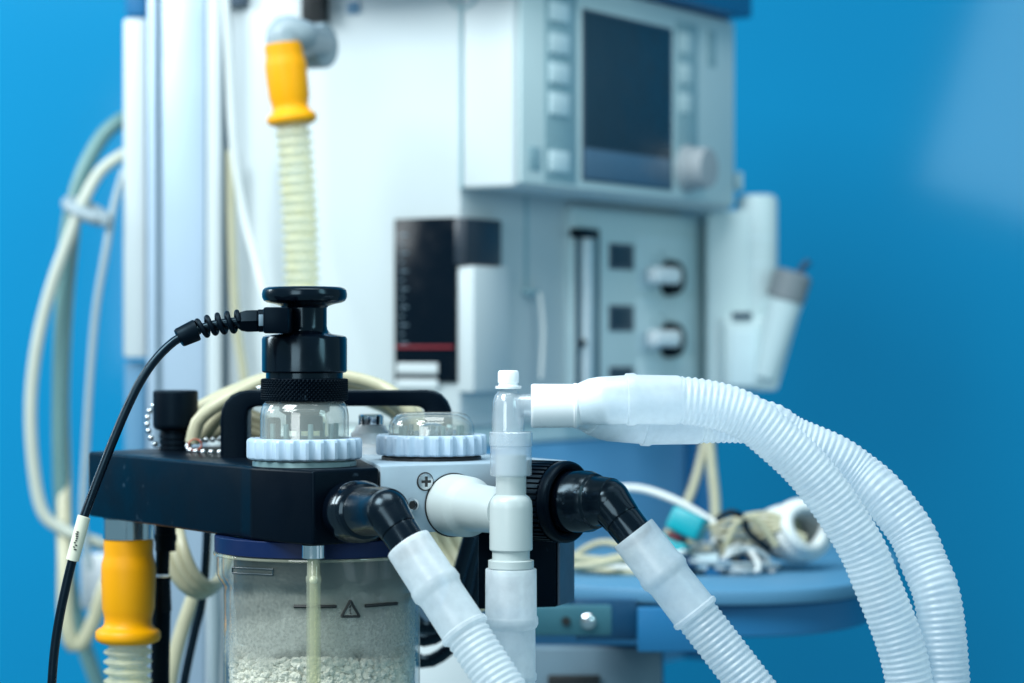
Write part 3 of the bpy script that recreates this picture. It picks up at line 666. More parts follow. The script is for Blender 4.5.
yl2 = yellow(283, 44, .60, 0, 'yellow hose connector hanging from the grey elbow on the white cabinet', [(289, 95, .60), (293, 130, .60), (298, 190, .60), (301, 250, .60), (302, 320, .60), (303, 390, .60), (312, 440, .63), (335, 470, .72), (365, 480, .83)], .0072)
ge = thing('wall_elbow', 'grey plastic elbow on the white cabinet above the hanging yellow connector', 'elbow connector', W(318, 46, .66))
mb = MB(); tube(mb, fillet([W(284.5, 56, .60), W(282, 30, .60), W(300, 36, .605), W(322, 45, .66)], .006), .0125, 28, .002, smooth=False); obj('elbow_body', mb, M['elbowgrey'], ge, 60)
mb = MB(); lathe(mb, [(.013, -.012), (.0168, -.010), (.0172, -.008), (.0172, .006), (.016, .008), (0, .0085)], W(318, 46, .645), (.80, -.45, 0), n=48); obj('elbow_end', mb, M['elbowgrey'], ge)

# dark coupling, dark tube beside lower yellow connector
dt = thing('coupling_tube', 'dark hose with black coupling hanging beside the lower yellow connector', 'hose', W(160, 780, .235))
mb = MB(); rod(mb, W(165.5, 520, .235), W(165.5, 551, .235), .0062, 28); lathe(mb, [(.0068, 0), (.0068, .004)], W(165.5, 541, .235), (0, 0, 1), 28); obj('coupling', mb, M['blackrubber'], dt)
mb = MB(); rod(mb, W(163, 551, .235), W(162, 574, .235), .0042, 24); lathe(mb, [(.0052, 0), (.0058, .001), (.0050, .018), (.0056, .021)], W(162, 612, .235), (0, 0, 1), 28); obj('sleeve', mb, M['darkglass'], dt)
mb = MB(); tube(mb, [W(161.5, 608, .235), W(160.5, 650, .235), W(160, 700, .235), W(160, 780, .235)], .0056, 24); obj('tube', mb, M['blackrubber'], dt)
# beige tube loop behind
def loose(name, label, cat, pts, r, m, group=None):
    mb = MB(); tube(mb, pts, r, 14); return tag(obj(name, mb, M[m], None, 60), label, cat, group)
for i, (o1, o2) in enumerate(((0, 0), (9, 3), (17, 8))):
    loose('loop_tube', ['beige tube looping under the black block, outermost of three', 'beige tube looping under the black block, middle of three', 'beige tube looping under the black block, innermost of three'][i], 'tube',
          [W(158 + o1, 505, .33), W(164 + o1, 548 - o2, .30), W(178 + o1 * .9, 580 - o2, .295), W(198 + o1 * .6, 594 - o2, .30), W(216 + o1 * .3, 585 - o2, .32), W(226 + o1 * .2, 560 - o2, .34), W(230, 520, .36)], .0036, 'beige', 'beige tubes looped under the black block')
loose('thin_cable', 'thin black cable hanging left of the canister', 'cable', [W(208, 505, .33), W(206, 560, .33), W(202, 602, .33), W(194, 635, .33), W(183, 690, .33), W(178, 750, .33)], .0028, 'cord')
loose('thin_tube', 'thin pinkish grey tube hanging beside the canister wall', 'tube', [W(213, 500, .38), W(214, 560, .38), W(215, 620, .38), W(214, 690, .38), W(214, 760, .38)], .0033, 'greycable')
loose('slack_tube', 'pale beige tube slanting down behind the yellow connector', 'tube', [W(196, 590, .4), W(182, 630, .4), W(172, 670, .4), W(165, 720, .4)], .005, 'beige')

# beige coil behind the handle
for i in range(7):
    dz_ = random.uniform(-5, 5); yy = .20 + .012 * i; jit = random.uniform(-6, 6)
    loose('coiled_tube', ['coiled beige tube behind the black handle, turn nearest the handle', 'coiled beige tube behind the handle, topmost turn over the plate', 'coiled beige tube behind the handle, lowest turn at the plug', 'coiled beige tube behind the handle, turn sagging below the topmost', 'coiled beige tube behind the handle, middle turn at the steel-capped fitting', 'coiled beige tube behind the handle, turn crossing near the split ring', 'coiled beige tube behind the handle, turn farthest from it'][i], 'tube',
          [W(196 + jit, 443 - i * 2, yy), W(208 + jit * 2, 419 - i * 2, yy), W(232 + i * 3, 396 - i * 2 + dz_ * .5, yy), W(275, 377 + i + dz_, yy + .01), W(330, 374 + i * 2.5 + dz_, yy + .012), W(382, 386 + i * 3 + dz_, yy + .01), W(412 + jit, 408 + i * 3, yy), W(428 + jit, 436 + i, yy)], .0040, 'beige', 'beige tubing coiled behind the handle')
for i in range(3):
    loose('connecting_tube', ['beige tube running low behind the plug, uppermost of three', 'beige tube running low behind the plug, middle of three', 'beige tube running low behind the plug, lowest of three'][i], 'tube', [W(196, 418 + i * 10, .28), W(215, 415 + i * 9, .28), W(240, 412 + i * 8, .27), W(270, 425 + i * 5, .26)], .0042, 'beige', 'beige tubes behind the plug')

# ------------------------------------------------------------------ the anaesthesia machine
KX, KY = .0024, .722; TH = math.atan2(.848, .53)
mach = thing('anaesthesia_machine', 'white anaesthesia machine with dark screen, control knobs and blue top', 'medical machine', (KX, KY, ZC - .20), TH)
ux, uy = math.cos(TH), math.sin(TH)
def ML(lx, ly, z): return Vector((KX + ux * lx - uy * ly, KY + uy * lx + ux * ly, ZC + z))
MM = Matrix.Translation((KX, KY, ZC)) @ Matrix.Rotation(TH, 4, 'Z')
def fx(px, ly):      # local x on the plane local y = ly seen at picture column px
    k = (px - 512) / F
    return (k * (D0 + KY + ux * ly) - KX + uy * ly) / (ux - k * uy)
def fz(px, py, ly):  # z seen at that pixel on that plane
    lx = fx(px, ly); return (341.5 - py) * (D0 + KY + uy * lx + ux * ly) / F
def sy(px, lx=0):    # local y on the plane local x = lx
    k = (px - 512) / F
    return (KX + ux * lx - k * (D0 + KY + uy * lx)) / (uy + k * ux)
def sz(px, py, lx=0):
    ly = sy(px, lx); return (341.5 - py) * (D0 + KY + uy * lx + ux * ly) / F
def mbox(name, lo, hi, m, par, bev=.002, seg=2):
    mb = MB(); box(mb, lo, hi, bev, seg); mb.xf(MM); return obj(name, mb, M[m], par)
def front_panel(name, px0, px1, py0, py1, ly, depth, m, par, bev=.001):
    """a flat piece on the front plane seen between those columns; rows are read at px0"""
    a, b = fx(px0, ly), fx(px1, ly); z1, z0 = fz(px0, py0, ly), fz(px0, py1, ly)
    return mbox(name, (a, ly, z0), (b, ly + depth, z1), m, par, bev)
NF = .0522                     # body front plane
ZBOT = sz(458, 428)            # body bottom
LBACK = .30
con_z0, con_z1 = .1225, .2985
W_CON = .383
# white body
mbox('cabinet', (0, NF, ZBOT), (.44, LBACK, .42), 'machine', mach, .003)
mbox('lower_skirt', (.004, NF + .004, ZBOT - .016), (.434, LBACK - .002, ZBOT - .0005), 'panel', mach, .002)
# console
con = mbox('monitor_console', (-.0006, 0, con_z0), (W_CON, NF - .001, con_z1), 'machine', mach, .004, 3)
mbox('console_front', (.004, -.003, con_z0 + .004), (W_CON - .003, -.0003, con_z1 - .003), 'panel', con, .001)
mbox('blue_top', (fx(618, -.02) - .2, -.02, con_z1 + .0005), (W_CON + .001, .2, con_z1 + .06), 'bluepaint', mach, .003)
front_panel('key_foil', 545, 577, -40, 181, -.0036, .0012, 'keypanel', con, .0004)
for py0, py1 in ((0, 20), (32, 52), (62, 82), (92, 114), (150, 171)):
    front_panel('button', 551, 570, py0, py1, -.0056, .0024, 'button', con, .001)
front_panel('screen_bezel', 583, 672.5, 8, 180.5, -.0042, .0016, 'slate', con, .0005)
front_panel('screen', 585, 670.5, 11, 146, -.0046, .0012, 'screen', con, .0003)
sk = front_panel('softkey_strip', 585, 671, 148, 178, -.0048, .0014, 'softkey', con, .0004)
front_panel('key_foil', 676, 698, 20, 165, -.0036, .0012, 'keypanel', con, .0004)
for py0, py1 in ((32, 52), (63, 82), (93, 112)): front_panel('button', 680, 692, py0, py1, -.0044, .001, 'panel', con, .0004)
front_panel('badge', 529, 541, 146, 170, -.0036, .0010, 'keypanel', con, .0004)
front_panel('badge', 708, 716, 30, 66, -.0034, .0008, 'keypanel', con, .0003)
# rotary knob
kx = fx(703, -.02); kz = fz(703, 168, -.02)
mb = MB(); lathe(mb, [(.021, -.0005), (.021, .004), (.0195, .006), (.0185, .007), (.0185, .022), (.0172, .0245), (0, .025)], ML(kx, -.002, kz), (uy, -ux, 0), n=56); obj('rotary_knob', mb, M['knobgrey'], con)
# side seams and badge disc on the white flank
mbox('seam', (-.0018, NF - .0022, con_z0), (.001, NF - .0002, con_z1 + .05), 'keypanel', mach, 0)
mb = MB(); lathe(mb, [(.0135, 0), (.0145, .0006), (.0145, .0012), (.012, .0012)], ML(-.0005, sy(464), sz(464, -8)), (-ux, -uy, 0), n=40, caps=False); obj('badge_ring', mb, M['keypanel'], mach)
# bellows window wraps the corner
y0_, y1_ = NF - .003, sy(396)
zt1 = sz(458, 217); zb1 = sz(458, 383)
bw = mbox('bellows_window', (-.003, NF + .0015, zb1), (.010, y1_, zt1), 'darkglass', mach, .0012)
mbox('red_line', (-.0042, NF + .004, sz(440, 348.2)), (-.0020, y1_ - .001, sz(440, 345.8)), 'red', bw, .0003)
for i, py in enumerate(range(236, 346, 9)):
    mbox('scale_mark', (-.0036, y1_ - .014 + (.004 if i % 2 else 0), sz(400, py)), (-.0020, y1_ - .006, sz(400, py) + .0012), 'greyblue', bw, .0002)
for pa, pb in ((363, 374), (379, 389)):
    mbox('bellows_fold', (-.0040, sy(440), sz(420, pb)), (-.0018, sy(399), sz(420, pa)), 'machine', bw, .0008)
mbox('window_corner', (-.0034, NF - .0075, fz(480, 266, NF)), (fx(502, NF - .0075), NF + .004, zt1 - .0008), 'darkslate', mach, .0015)
mbox('white_box', (-.001, NF - .014, fz(480, 392, NF)), (fx(510, NF - .014), NF + .004, fz(480, 267, NF)), 'machine', mach, .0025)
# column with the clip
front_panel('groove', 525, 528, 196, 297, NF - .0008, .002, 'keypanel', mach, 0)
front_panel('clip', 527, 541, 289, 295, NF - .006, .008, 'keypanel', mach, .001)
loose('hanging_thread', 'thin white tube hanging down the pale cabinet front', 'tube', [ML(fx(540, NF - .012), NF - .012, fz(540, 293, NF)), ML(fx(543, NF - .012), NF - .012, fz(543, 330, NF)), ML(fx(541, NF - .012), NF - .012, fz(541, 378, NF))], .002, 'whitecable')
# control panel
cpn = front_panel('control_panel', 573, 707, 206, 420, NF - .008, .010, 'panel', mach, .002)
LP_ = NF - .008
front_panel('panel_recess', 577, 600, 226, 400, LP_ - .0010, .003, 'keypanel', cpn, .0005)
ft_ = front_panel('flow_tube', 586, 593, 236, 400, LP_ - .0045, .005, 'whitegloss', cpn, .0015)
front_panel('flow_tube_head', 577.5, 600, 228, 237, LP_ - .007, .008, 'darkglass', cpn, .001)
front_panel('flow_side_line', 577.5, 580.5, 237, 400, LP_ - .0022, .003, 'slate', cpn, .0003)  # dark strips down both sides of the flow tube
front_panel('flow_side_line', 597.5, 600, 237, 400, LP_ - .0022, .003, 'slate', cpn, .0003)
mb = MB(); ball(mb, ML(fx(583, LP_ - .004), LP_ - .004, fz(583, 343, LP_)), .0032); obj('float_ball', mb, M['ink'], cpn)
for py in (243, 305, 367):
    front_panel('display', 610, 634, py, py + 26, LP_ - .0012, .0020, 'slate', cpn, .0005)
    front_panel('display_glass', 613, 631.5, py + 3, py + 22, LP_ - .0020, .0020, 'screen', cpn, .0003)
    front_panel('field', 638, 694, py - 8, py + 46, LP_ - .0007, .0016, 'button', cpn, .0005)
    kx = fx(667, LP_); kz = fz(667, py + 35, LP_); o_ = ML(kx, LP_, kz)
    mb = MB(); lathe(mb, [(.0165, -.0005), (.0165, .005), (.0158, .0085), (.0152, .0110), (.0138, .0122), (0, .0124)], o_, (uy, -ux, 0), n=44); kb = obj('control_knob', mb, M['blackrubber'], cpn)
    mb = MB(); box(mb, (kx - .058, LP_ - .0215, kz - .0062), (kx - .010, LP_ - .0085, kz + .0090), .004, 3); mb.xf(MM); obj('knob_pointer', mb, M['whitegloss'], kb)
    for a_ in range(7):
        th = math.radians(-30 + a_ * 40); q = ML(fx(660, LP_) + .023 * math.cos(th), LP_ - .0012, fz(660, py + 34, LP_) + .021 * math.sin(th))
        mb = MB(); ball(mb, q, .0017, 8, 6); obj('dial_dot', mb, M['keypanel'], cpn)
# blue back plate under the cabinet
BP = .058
mbox('back_plate', (-.004, BP, -.30), (fx(690, BP), BP + .012, ZBOT - .017), 'plateblue', mach, .002)
mbox('blue_flank', (fx(690, BP) - .012, BP - .03, -.30), (fx(690, BP) - .002, BP - .0005, ZBOT - .017), 'bluepaint', mach, .002)
# aluminium upright at the left
def col_box(name, px0, px1, py0, py1, Y, dep, m, bev=.002):
    a, b = W(px0, py1, Y), W(px1, py0, Y); mb = MB(); box(mb, a, (b.x, Y + dep, b.z), bev); return obj(name, mb, M[m], mach)
up = col_box('upright_post', 147, 222, -60, 780, .87, .05, 'alu')
def col_sub(name, px0, px1, py0, py1, Y, dep, m, bev=.001):
    a, b = W(px0, py1, Y), W(px1, py0, Y); mb = MB(); box(mb, a, (b.x, Y + dep, b.z), bev); return obj(name, mb, M[m], up)
col_sub('post_flange', 147.5, 156.5, -58, 778, .862, .0085, 'alu'); col_sub('post_groove', 157.5, 161, -58, 778, .8685, .002, 'greyblue', 0)
col_sub('post_flange', 207, 221, -58, 778, .860, .0105, 'machine', .002)
col_sub('post_groove', 205, 206.6, -58, 778, .8685, .002, 'greyblue', 0)
col_box('white_rail', 123, 146, 18, 358, .875, .03, 'machine', .003)
col_box('blue_rail', 125, 146, -40, 15, .885, .02, 'bluepaint')
col_box('blue_rail', 124, 146, 362, 780, .885, .02, 'lightblue')
mbox('rear_frame', (.0, LBACK - .012, -.30), (.03, LBACK + .012, .42), 'greyblue', mach)
mbox('lower_cabinet', (-.004, .17, -.36), (.28, LBACK - .014, ZBOT - .018), 'machine', mach, .003)
# marks on the flank
mbox('strap', (-.012, sy(331), sz(320, 24)), (-.003, sy(309), .36), 'ink', mach, .001)
for i in range(3):
    mbox('printed_mark', (-.0022, sy(358 - i * 4) - .0015, sz(352, 14)), (.001, sy(358 - i * 4) + .0015, sz(352, 2)), 'lightblue', mach, 0)
mbox('black_block', (-.010, sy(250), sz(240, 6)), (.002, sy(232), .36), 'slate', mach, .001)

# cables on the cabinet flank, near the post
loose('flank_cable', 'white cable hanging along the cabinet right of the metal post', 'cable', [W(224, -30, .80), W(229, 60, .80), W(233, 140, .80), W(243, 210, .80), W(256, 262, .79), W(266, 300, .78), W(285, 350, .78), W(300, 400, .78)], .0034, 'whitecable')
loose('flank_tube', 'straight beige tube hanging behind the metal post edge', 'tube', [W(231, 150, .84), W(232, 230, .84), W(236, 320, .84), W(244, 380, .84), W(250, 460, .84)], .0038, 'beige')

# vaporizer on the right
vx = .425
vap = thing('vaporizer', 'pale vaporizer with angled filler spout and grey cap beside the control panel', 'vaporizer', W(752, 392, 1.05))
Yv = 1.05; sv = S(Yv)
def vb(name, px0, px1, py0, py1, Y, dep, m, bev=.003, par=None):
    a, b = W(px0, py1, Y), W(px1, py0, Y); mb = MB(); box(mb, a, (b.x, Y + dep, b.z), bev, 3); return obj(name, mb, M[m], par or vap)
vb('mount', 707, 750, 210, 392, Yv + .012, .06, 'panel')
mb = MB(); x, y = XY(757, Yv + .03); lathe(mb, [(.0185, (341.5 - 322) * sv), (.0192, (341.5 - 320) * sv), (.0192, (341.5 - 200) * sv), (.0180, (341.5 - 195.5) * sv), (.014, (341.5 - 193) * sv), (0, (341.5 - 192.5) * sv)], (x, y, ZC), n=48); vbod = obj('drum', mb, M['panel'], vap)
for py in (236, 262, 300):
    mb = MB(); lathe(mb, [(.0188, (341.5 - py - 2.2) * sv), (.01935, (341.5 - py - 2.2) * sv), (.01935, (341.5 - py) * sv), (.0188, (341.5 - py) * sv)], (x, y, ZC), n=48, caps=False); obj('scale_band', mb, M['button'], vbod)
pz = [W(722, 391, Yv), W(777, 391, Yv), W(803, 302, Yv), W(768, 296, Yv), W(764, 318, Yv), W(722, 316, Yv)]
bm = bmesh.new(); f_ = bm.faces.new([bm.verts.new((p_.x, Yv - .004, p_.z)) for p_ in pz]); r__ = bmesh.ops.extrude_face_region(bm, geom=[f_])
for e in r__['geom']:
    if isinstance(e, bmesh.types.BMVert): e.co.y += .05
bmesh.ops.recalc_face_normals(bm, faces=bm.faces); bmesh.ops.bevel(bm, geom=list(bm.edges), offset=.004, segments=3, profile=.5, affect='EDGES')
mb = MB(); mb.frombm(bm); obj('filler_block', mb, M['panel'], vap)
vb('sight_box', 724, 762, 322, 388, Yv - .0065, .03, 'panel', .004)
vb('sight_glass', 731, 756, 330, 386, Yv - .0085, .004, 'button', .001)
vb('sight_notch', 732, 752, 312, 318, Yv - .009, .004, 'slate', .001)
mb = MB(); a_, b_ = W(764, 378, Yv), W(785, 300, Yv - .006); lathe(mb, [(.0105, 0), (.0120, .001), (.0155, (b_ - a_).length * .75), (.0172, (b_ - a_).length)], a_, b_ - a_, n=40); obj('filler_spout', mb, M['panel'], vap)
mb = MB(); c_ = W(795, 266, Yv - .008); dd_ = c_ - b_; lathe(mb, [(.0165, 0), (.0182, .001), (.0182, dd_.length * .75), (.0125, dd_.length * .85), (0, dd_.length * .86)], b_, dd_, n=40); obj('filler_cap', mb, M['capgrey'], vap)
mb = MB(); tube(mb, [W(797, 277, Yv), W(803, 267, Yv), W(809, 261, Yv)], .0036, 16, .003); obj('filler_key', mb, M['darkblue'], vap)
vb('side_knob', 736, 743, 172, 190, Yv, .02, 'keypanel', .001)

# ------------------------------------------------------------------ work table and the things on it
TZ = ZC - .170
tab = thing('work_table', 'blue work table with rounded front edge beneath the machine', 'table', (.12, .62, TZ - .2))
edge = [(470, .60), (520, .535), (580, .49), (640, .465), (700, .452), (760, .452), (810, .465), (845, .49), (872, .53), (890, .60), (896, .70), (880, .84), (850, .93)]
ep = [XY(a_, b_) for a_, b_ in edge]; bk = [(ep[-1][0], 1.05), (ep[0][0], 1.05)]
epath = catmull([Vector((p_[0], p_[1], 0)) for p_ in ep], 6)
poly = [(p_.x, p_.y) for p_ in epath] + [(ep[-1][0] - .01, 1.02), (ep[0][0] - .02, .98)]
mb = MB(); prism(mb, poly, TZ - .0105, TZ, .002, 2); obj('tabletop', mb, M['lightblue'], tab, 40)
cxp = sum(p_[0] for p_ in poly) / len(poly); cyp = sum(p_[1] for p_ in poly) / len(poly)
poly2 = [(cxp + (a_ - cxp) * .93, cyp + (b_ - cyp) * .93) for a_, b_ in poly]
mb = MB(); prism(mb, poly2, TZ - .033, TZ - .0112, .001, 1); obj('apron', mb, M['bluepaint'], tab, 40)
def tb(name, px0, px1, py0, py1, Y, dep, m, bev=.001):
    a, b = W(px0, py1, Y), W(px1, py0, Y); mb = MB(); box(mb, a, (b.x, Y + dep, b.z), bev); return obj(name, mb, M[m], tab)
tb('drawer_front', 638, 700, 608, 652, .445, .010, 'bluepaint')
tb('drawer_side', 575, 637, 600, 640, .462, .010, 'darkblue')
tb('leg_panel', 600, 664, 650, 790, .56, .02, 'bluepaint', .002)
rl = tb('side_rail', 530, 612, 606, 636, .430, .012, 'tealrail', .002)
mb = MB(); lathe(mb, [(.0050, 0), (.0050, .003), (.003, .0045), (0, .0048)], W(588, 621, .430), (0, -1, 0), n=24); obj('rail_screw', mb, M['chrome'], rl)
mb = MB(); lathe(mb, [(.003, 0), (.003, .002), (0, .0021)], W(566, 621, .430), (0, -1, 0), n=20); obj('rail_hole', mb, M['ink'], rl)
tb('lower_panel', 440, 662, 648, 790, .50, .02, 'greyblue', .002)
tb('dark_slot', 548, 600, 676, 690, .494, .008, 'ink', .001)
tb('white_panel', 415, 492, 640, 790, .485, .02, 'machine', .002)

# coiled line
Yr = .60
cl = thing('coiled_line', 'white wrapped coil of cream tubing lying on the blue table', 'coil', W(795, 562, Yr))
mb = MB(); cc = W(797, 532, Yr); axc = Vector((.45, -.85, .18)).normalized(); u, w_, _ = frame(axc)
def loopc(mb, c, R1, r, ax, jit=0, n=40, zsq=.9):
    u, w_, _ = frame(ax); pts = []
    for i in range(n + 1):
        th = 2 * PI * i / n; pts.append(c + u * math.cos(th) * R1 + w_ * math.sin(th) * R1 * zsq + ax * (jit * math.sin(2 * th)))
    tube(mb, pts, r, 12, .004)
for i in range(6): loopc(mb, cc + axc * (i * .0075 - .022) + Vector((random.uniform(-.002, .002), 0, random.uniform(-.002, .002))), .0185 + random.uniform(-.002, .0025), .0050, (axc + Vector((random.uniform(-.15, .15), 0, random.uniform(-.12, .12)))).normalized(), .003, zsq=random.uniform(.78, .95))
obj('white_wrap', mb, M['whitecable'], cl, 60)
mb = MB()
for i in range(16): loopc(mb, cc - axc * .012 + axc * random.uniform(-.022, .006) + Vector((random.uniform(-.010, .004), 0, random.uniform(-.004, .006))), random.uniform(.007, .0155), .0017, (axc + Vector((random.uniform(-.5, .3), random.uniform(-.2, .2), random.uniform(-.3, .3)))).normalized(), .004)
for k_ in range(5):
    tube(mb, [cc + Vector((-.052 - .004 * k_, -.01, -.012 + .004 * k_)), cc + Vector((-.034, -.014, -.006 + .005 * k_)), cc + Vector((-.014, -.020, .004 + .002 * k_)), cc + Vector((.004, -.022, -.002 - .002 * k_))], .0019, 10, .004)
obj('cream_tubing', mb, M['beige'], cl, 60)
# teal clamp
Yk = .56
tk = thing('teal_clamp', 'teal plastic clamp with red band leaning on the table clutter', 'clamp', W(680, 560, Yk))
def tilted(name, px, py, Y, w, d, h, rot, m):
    mb = MB(); box(mb, (-w / 2, -d / 2, -h / 2), (w / 2, d / 2, h / 2), .003, 3)
    mb.xf(Matrix.Translation(W(px, py, Y)) @ Matrix.Rotation(math.radians(rot), 4, 'Y') @ Matrix.Rotation(math.radians(-20), 4, 'Z')); return obj(name, mb, M[m], tk)
tilted('upper_jaw', 688, 524, Yk, .026, .022, .018, 24, 'teal'); tilted('lower_jaw', 672, 548, Yk, .024, .020, .014, 24, 'teal'); tilted('red_band', 677, 537, Yk, .012, .0215, .0025, 24, 'maroon'); tilted('dark_foot', 684, 560, Yk, .02, .02, .010, 24, 'darkblue')
# clutter of leads
loose('white_lead', 'white lead arching from the nut down onto the blue table', 'cable', [W(560, 510, .66), W(600, 492, .65), W(635, 488, .63), W(670, 498, .61), W(705, 517, .60), W(735, 540, .59), W(760, 562, .58), W(775, 572, .575)], .0028, 'whitecable')
loose('hanging_tube', 'cream tube hanging straight down behind the hose pair', 'tube', [W(708, 420, .86), W(711, 460, .85), W(715, 500, .84), W(716, 535, .83), W(722, 556, .81)], .0044, 'beige')
loose('slanting_tube', 'cream tube slanting left from the hanging cream tube', 'tube', [W(708, 420, .87), W(702, 455, .86), W(692, 490, .85), W(680, 515, .84), W(664, 540, .83)], .0038, 'beige')
names = [('grey lead looped on the table in front of the coil', 'greycable', [(690, 574), (724, 556), (752, 549), (770, 562), (752, 573), (715, 578)], .0022),
         ('pale lead lying along the table edge near the teal clamp', 'whitecable', [(690, 584), (712, 578), (740, 583), (762, 577)], .0026),
         ('cream lead crossing toward the white coil', 'beige', [(700, 552), (730, 544), (752, 538), (770, 530), (782, 521)], .0030),
         ('second cream lead just under the crossing one', 'beige', [(706, 560), (735, 556), (758, 546), (780, 540)], .0026),
         ('dark lead curling behind the teal clamp', 'cord', [(716, 520), (730, 512), (744, 518), (748, 532), (770, 550)], .0026),
         ('thin grey lead hooked over the table clutter', 'greycable', [(722, 540), (745, 536), (760, 556), (772, 572)], .0018),
         ('white lead looping high over the blue connector', 'whitecable', [(706, 566), (716, 540), (736, 533), (752, 546), (756, 566), (742, 578)], .0030),
         ('pale lead zigzagging in front of the pouch', 'whitecable', [(694, 578), (714, 562), (732, 572), (748, 560), (770, 574)], .0024),
         ('cream lead arching behind the pouch to the wall side', 'beige', [(722, 556), (736, 524), (752, 516), (764, 528), (776, 546)], .0026),
         ('blue lead lying in the middle of the table clutter', 'bluepaint', [(724, 548), (738, 552), (750, 566), (766, 560)], .0030),
         ('upper cream tube lying on the table left of the cuff', 'beige', [(560, 556), (590, 560), (620, 562), (650, 563), (690, 570)], .0035),
         ('lower cream tube lying on the table left of the cuff', 'beige', [(556, 586), (585, 576), (615, 572), (650, 575), (690, 578)], .0030),
         ('white tube lying between two cream tubes on the table', 'whitecable', [(560, 570), (592, 568), (630, 569), (668, 566)], .0034)]
for i, (lab, m_, pts, r) in enumerate(names):
    loose('table_lead', lab, 'cable', [W(a_, b_, .575 + .012 * (i % 4)) for a_, b_ in pts], r, m_, 'leads lying on the blue table')
for i in range(3):
    mb = MB(); a0 = W(704 + i * 14, 562 + i * 6, .565); box(mb, a0 - Vector((.010, .006, .006)), a0 + Vector((.010, .006, .006)), .002, 2)
    tag(obj('lead_connector', mb, M[('button', 'bluepaint', 'whitecable')[i]], None), ['pale grey lead connector beside the teal clamp', 'small blue lead connector in the table clutter', 'white lead connector at the table edge'][i], 'connector', 'connectors in the table clutter')
rt = random.Random(3)
for lab, m_, r, x0, x1, n_ in (('long white lead tangled in a loose heap across the table', 'whitecable', .0022, 640, 770, 22), ('long cream lead tangled low on the table left of the teal clamp', 'beige', .0026, 566, 700, 14), ('thin grey lead tangled between teal clamp and white coil', 'greycable', .0018, 690, 780, 16), ('thin teal lead tangled beside the teal clamp', 'teal', .0017, 646, 730, 9)):
    pts = []
    for i in range(n_):
        px = rt.uniform(x0, x1); Yq = rt.uniform(.54, .66); zb = TZ + r + rt.random() ** 2 * .020
        p_ = W(px, 560, Yq); pts.append(Vector((p_.x, Yq, zb)))
    loose('tangled_lead', lab, 'cable', pts, r, m_, 'tangled leads on the blue table')
mb = MB(); pts = [W(712, 552, .60), W(726, 546, .60), W(742, 556, .60), W(736, 574, .59), W(716, 578, .585)]
for p_ in range(1):
    pol = [(0, 0)]
box(mb, W(708, 582, .61), W(748, 548, .61) + Vector((0, .012, 0)), .004, 3)
tag(obj('foil_pouch', mb, M['machine'], None), 'crumpled pale pouch under the leads on the table', 'pouch')

# ------------------------------------------------------------------ hanging hoses at the left
loose('green_hose', 'thick grey-green hose hanging left of the white rail', 'hose', [W(135, 116, .93), W(120, 121, .92), W(100, 140, .915), W(80, 180, .91), (W(68, 230, .91)), W(63, 300, .91), W(60, 380, .91), W(60, 460, .91), W(64, 540, .91), W(72, 600, .91), W(84, 645, .91), W(104, 700, .91)], .0068, 'greenhose')
loose('white_hose', 'off-white hose curving out from the rail through the grey clip', 'hose', [W(140, 148, .90), W(122, 155, .89), W(100, 172, .885), W(84, 200, .88), W(70, 235, .88), W(52, 285, .88), W(38, 340, .88), W(31, 400, .88), W(33, 460, .88), W(42, 510, .88), W(60, 528, .88), W(90, 540, .88), W(115, 548, .89)], .0052, 'hosebeige')
loose('beige_hose', 'pale beige hose sagging in a loop below the grey-green hose', 'hose', [W(74, 215, .925), W(66, 300, .925), W(62, 400, .925), W(64, 480, .915), W(65, 560, .875), W(66, 620, .86), W(76, 648, .86), W(92, 625, .86), (W(104, 590, .86)), W(118, 560, .87), W(130, 530, .88)], .0066, 'beige')
loose('grey_cable', 'thin grey cable hanging close beside the white rail', 'cable', [W(124, 170, .88), W(114, 205, .875), W(106, 250, .87), W(96, 310, .87), W(90, 380, .87), W(86, 450, .87), W(83, 520, .87), W(90, 570, .87)], .0032, 'greycable')
hc = thing('hose_clip', 'pale grey oval clip holding the hanging hoses together', 'clip', W(84, 212, .87))
mb = MB(); c0 = W(86, 211, .885); uu = (W(112, 224, .87) - W(60, 200, .90)).normalized(); vv = Vector((0, 1, 0)); ww = Vector((0, 0, 1))
pts = [c0 + uu * .021 * math.cos(t) + Vector((.15, 1, .25)).normalized() * .010 * math.sin(t) for t in [i * 2 * PI / 32 for i in range(33)]]
tube(mb, pts, .0062, 16, .003); obj('clip_ring', mb, M['elbowgrey'], hc, 60)
mb = MB(); box(mb, W(100, 226, .86), W(112, 214, .875), .002); obj('clip_latch', mb, M['elbowgrey'], hc)
mb = MB(); box(mb, W(80, 610, .93), W(122, 552, .95), .003)
tag(obj('wall_socket', mb, M['whitegloss'], None), 'white box hanging behind the yellow connector hose', 'box')

# black cables right of the canister
for i, pts in enumerate(([(408, 612), (424, 628), (440, 622), (452, 598), (460, 570), (470, 535)], [(405, 634), (425, 640), (446, 630), (462, 602), (470, 565), (478, 530)], [(405, 650), (424, 662), (448, 650), (468, 622), (476, 590), (480, 545)])):
    loose('black_hose', ['uppermost black cable looping right of the canister', 'middle black cable looping right of the canister', 'lowest black cable looping right of the canister'][i], 'cable', [W(a_, b_, .24 + .02 * i) for a_, b_ in pts], .0042, 'cord', 'black cables looping by the canister')
for i in range(3):
    loose('bundle_tube', ['beige tube under the grey plate, nearest the cuff', 'beige tube under the grey plate, between two others', 'beige tube under the grey plate, nearest the bracket'][i], 'tube', [W(425 + i * 12, 520, .34), W(438 + i * 12, 550, .34), W(458 + i * 11, 582, .33), W(474 + i * 10, 610, .33)], .005, 'beige', 'beige tubes under the grey plate')

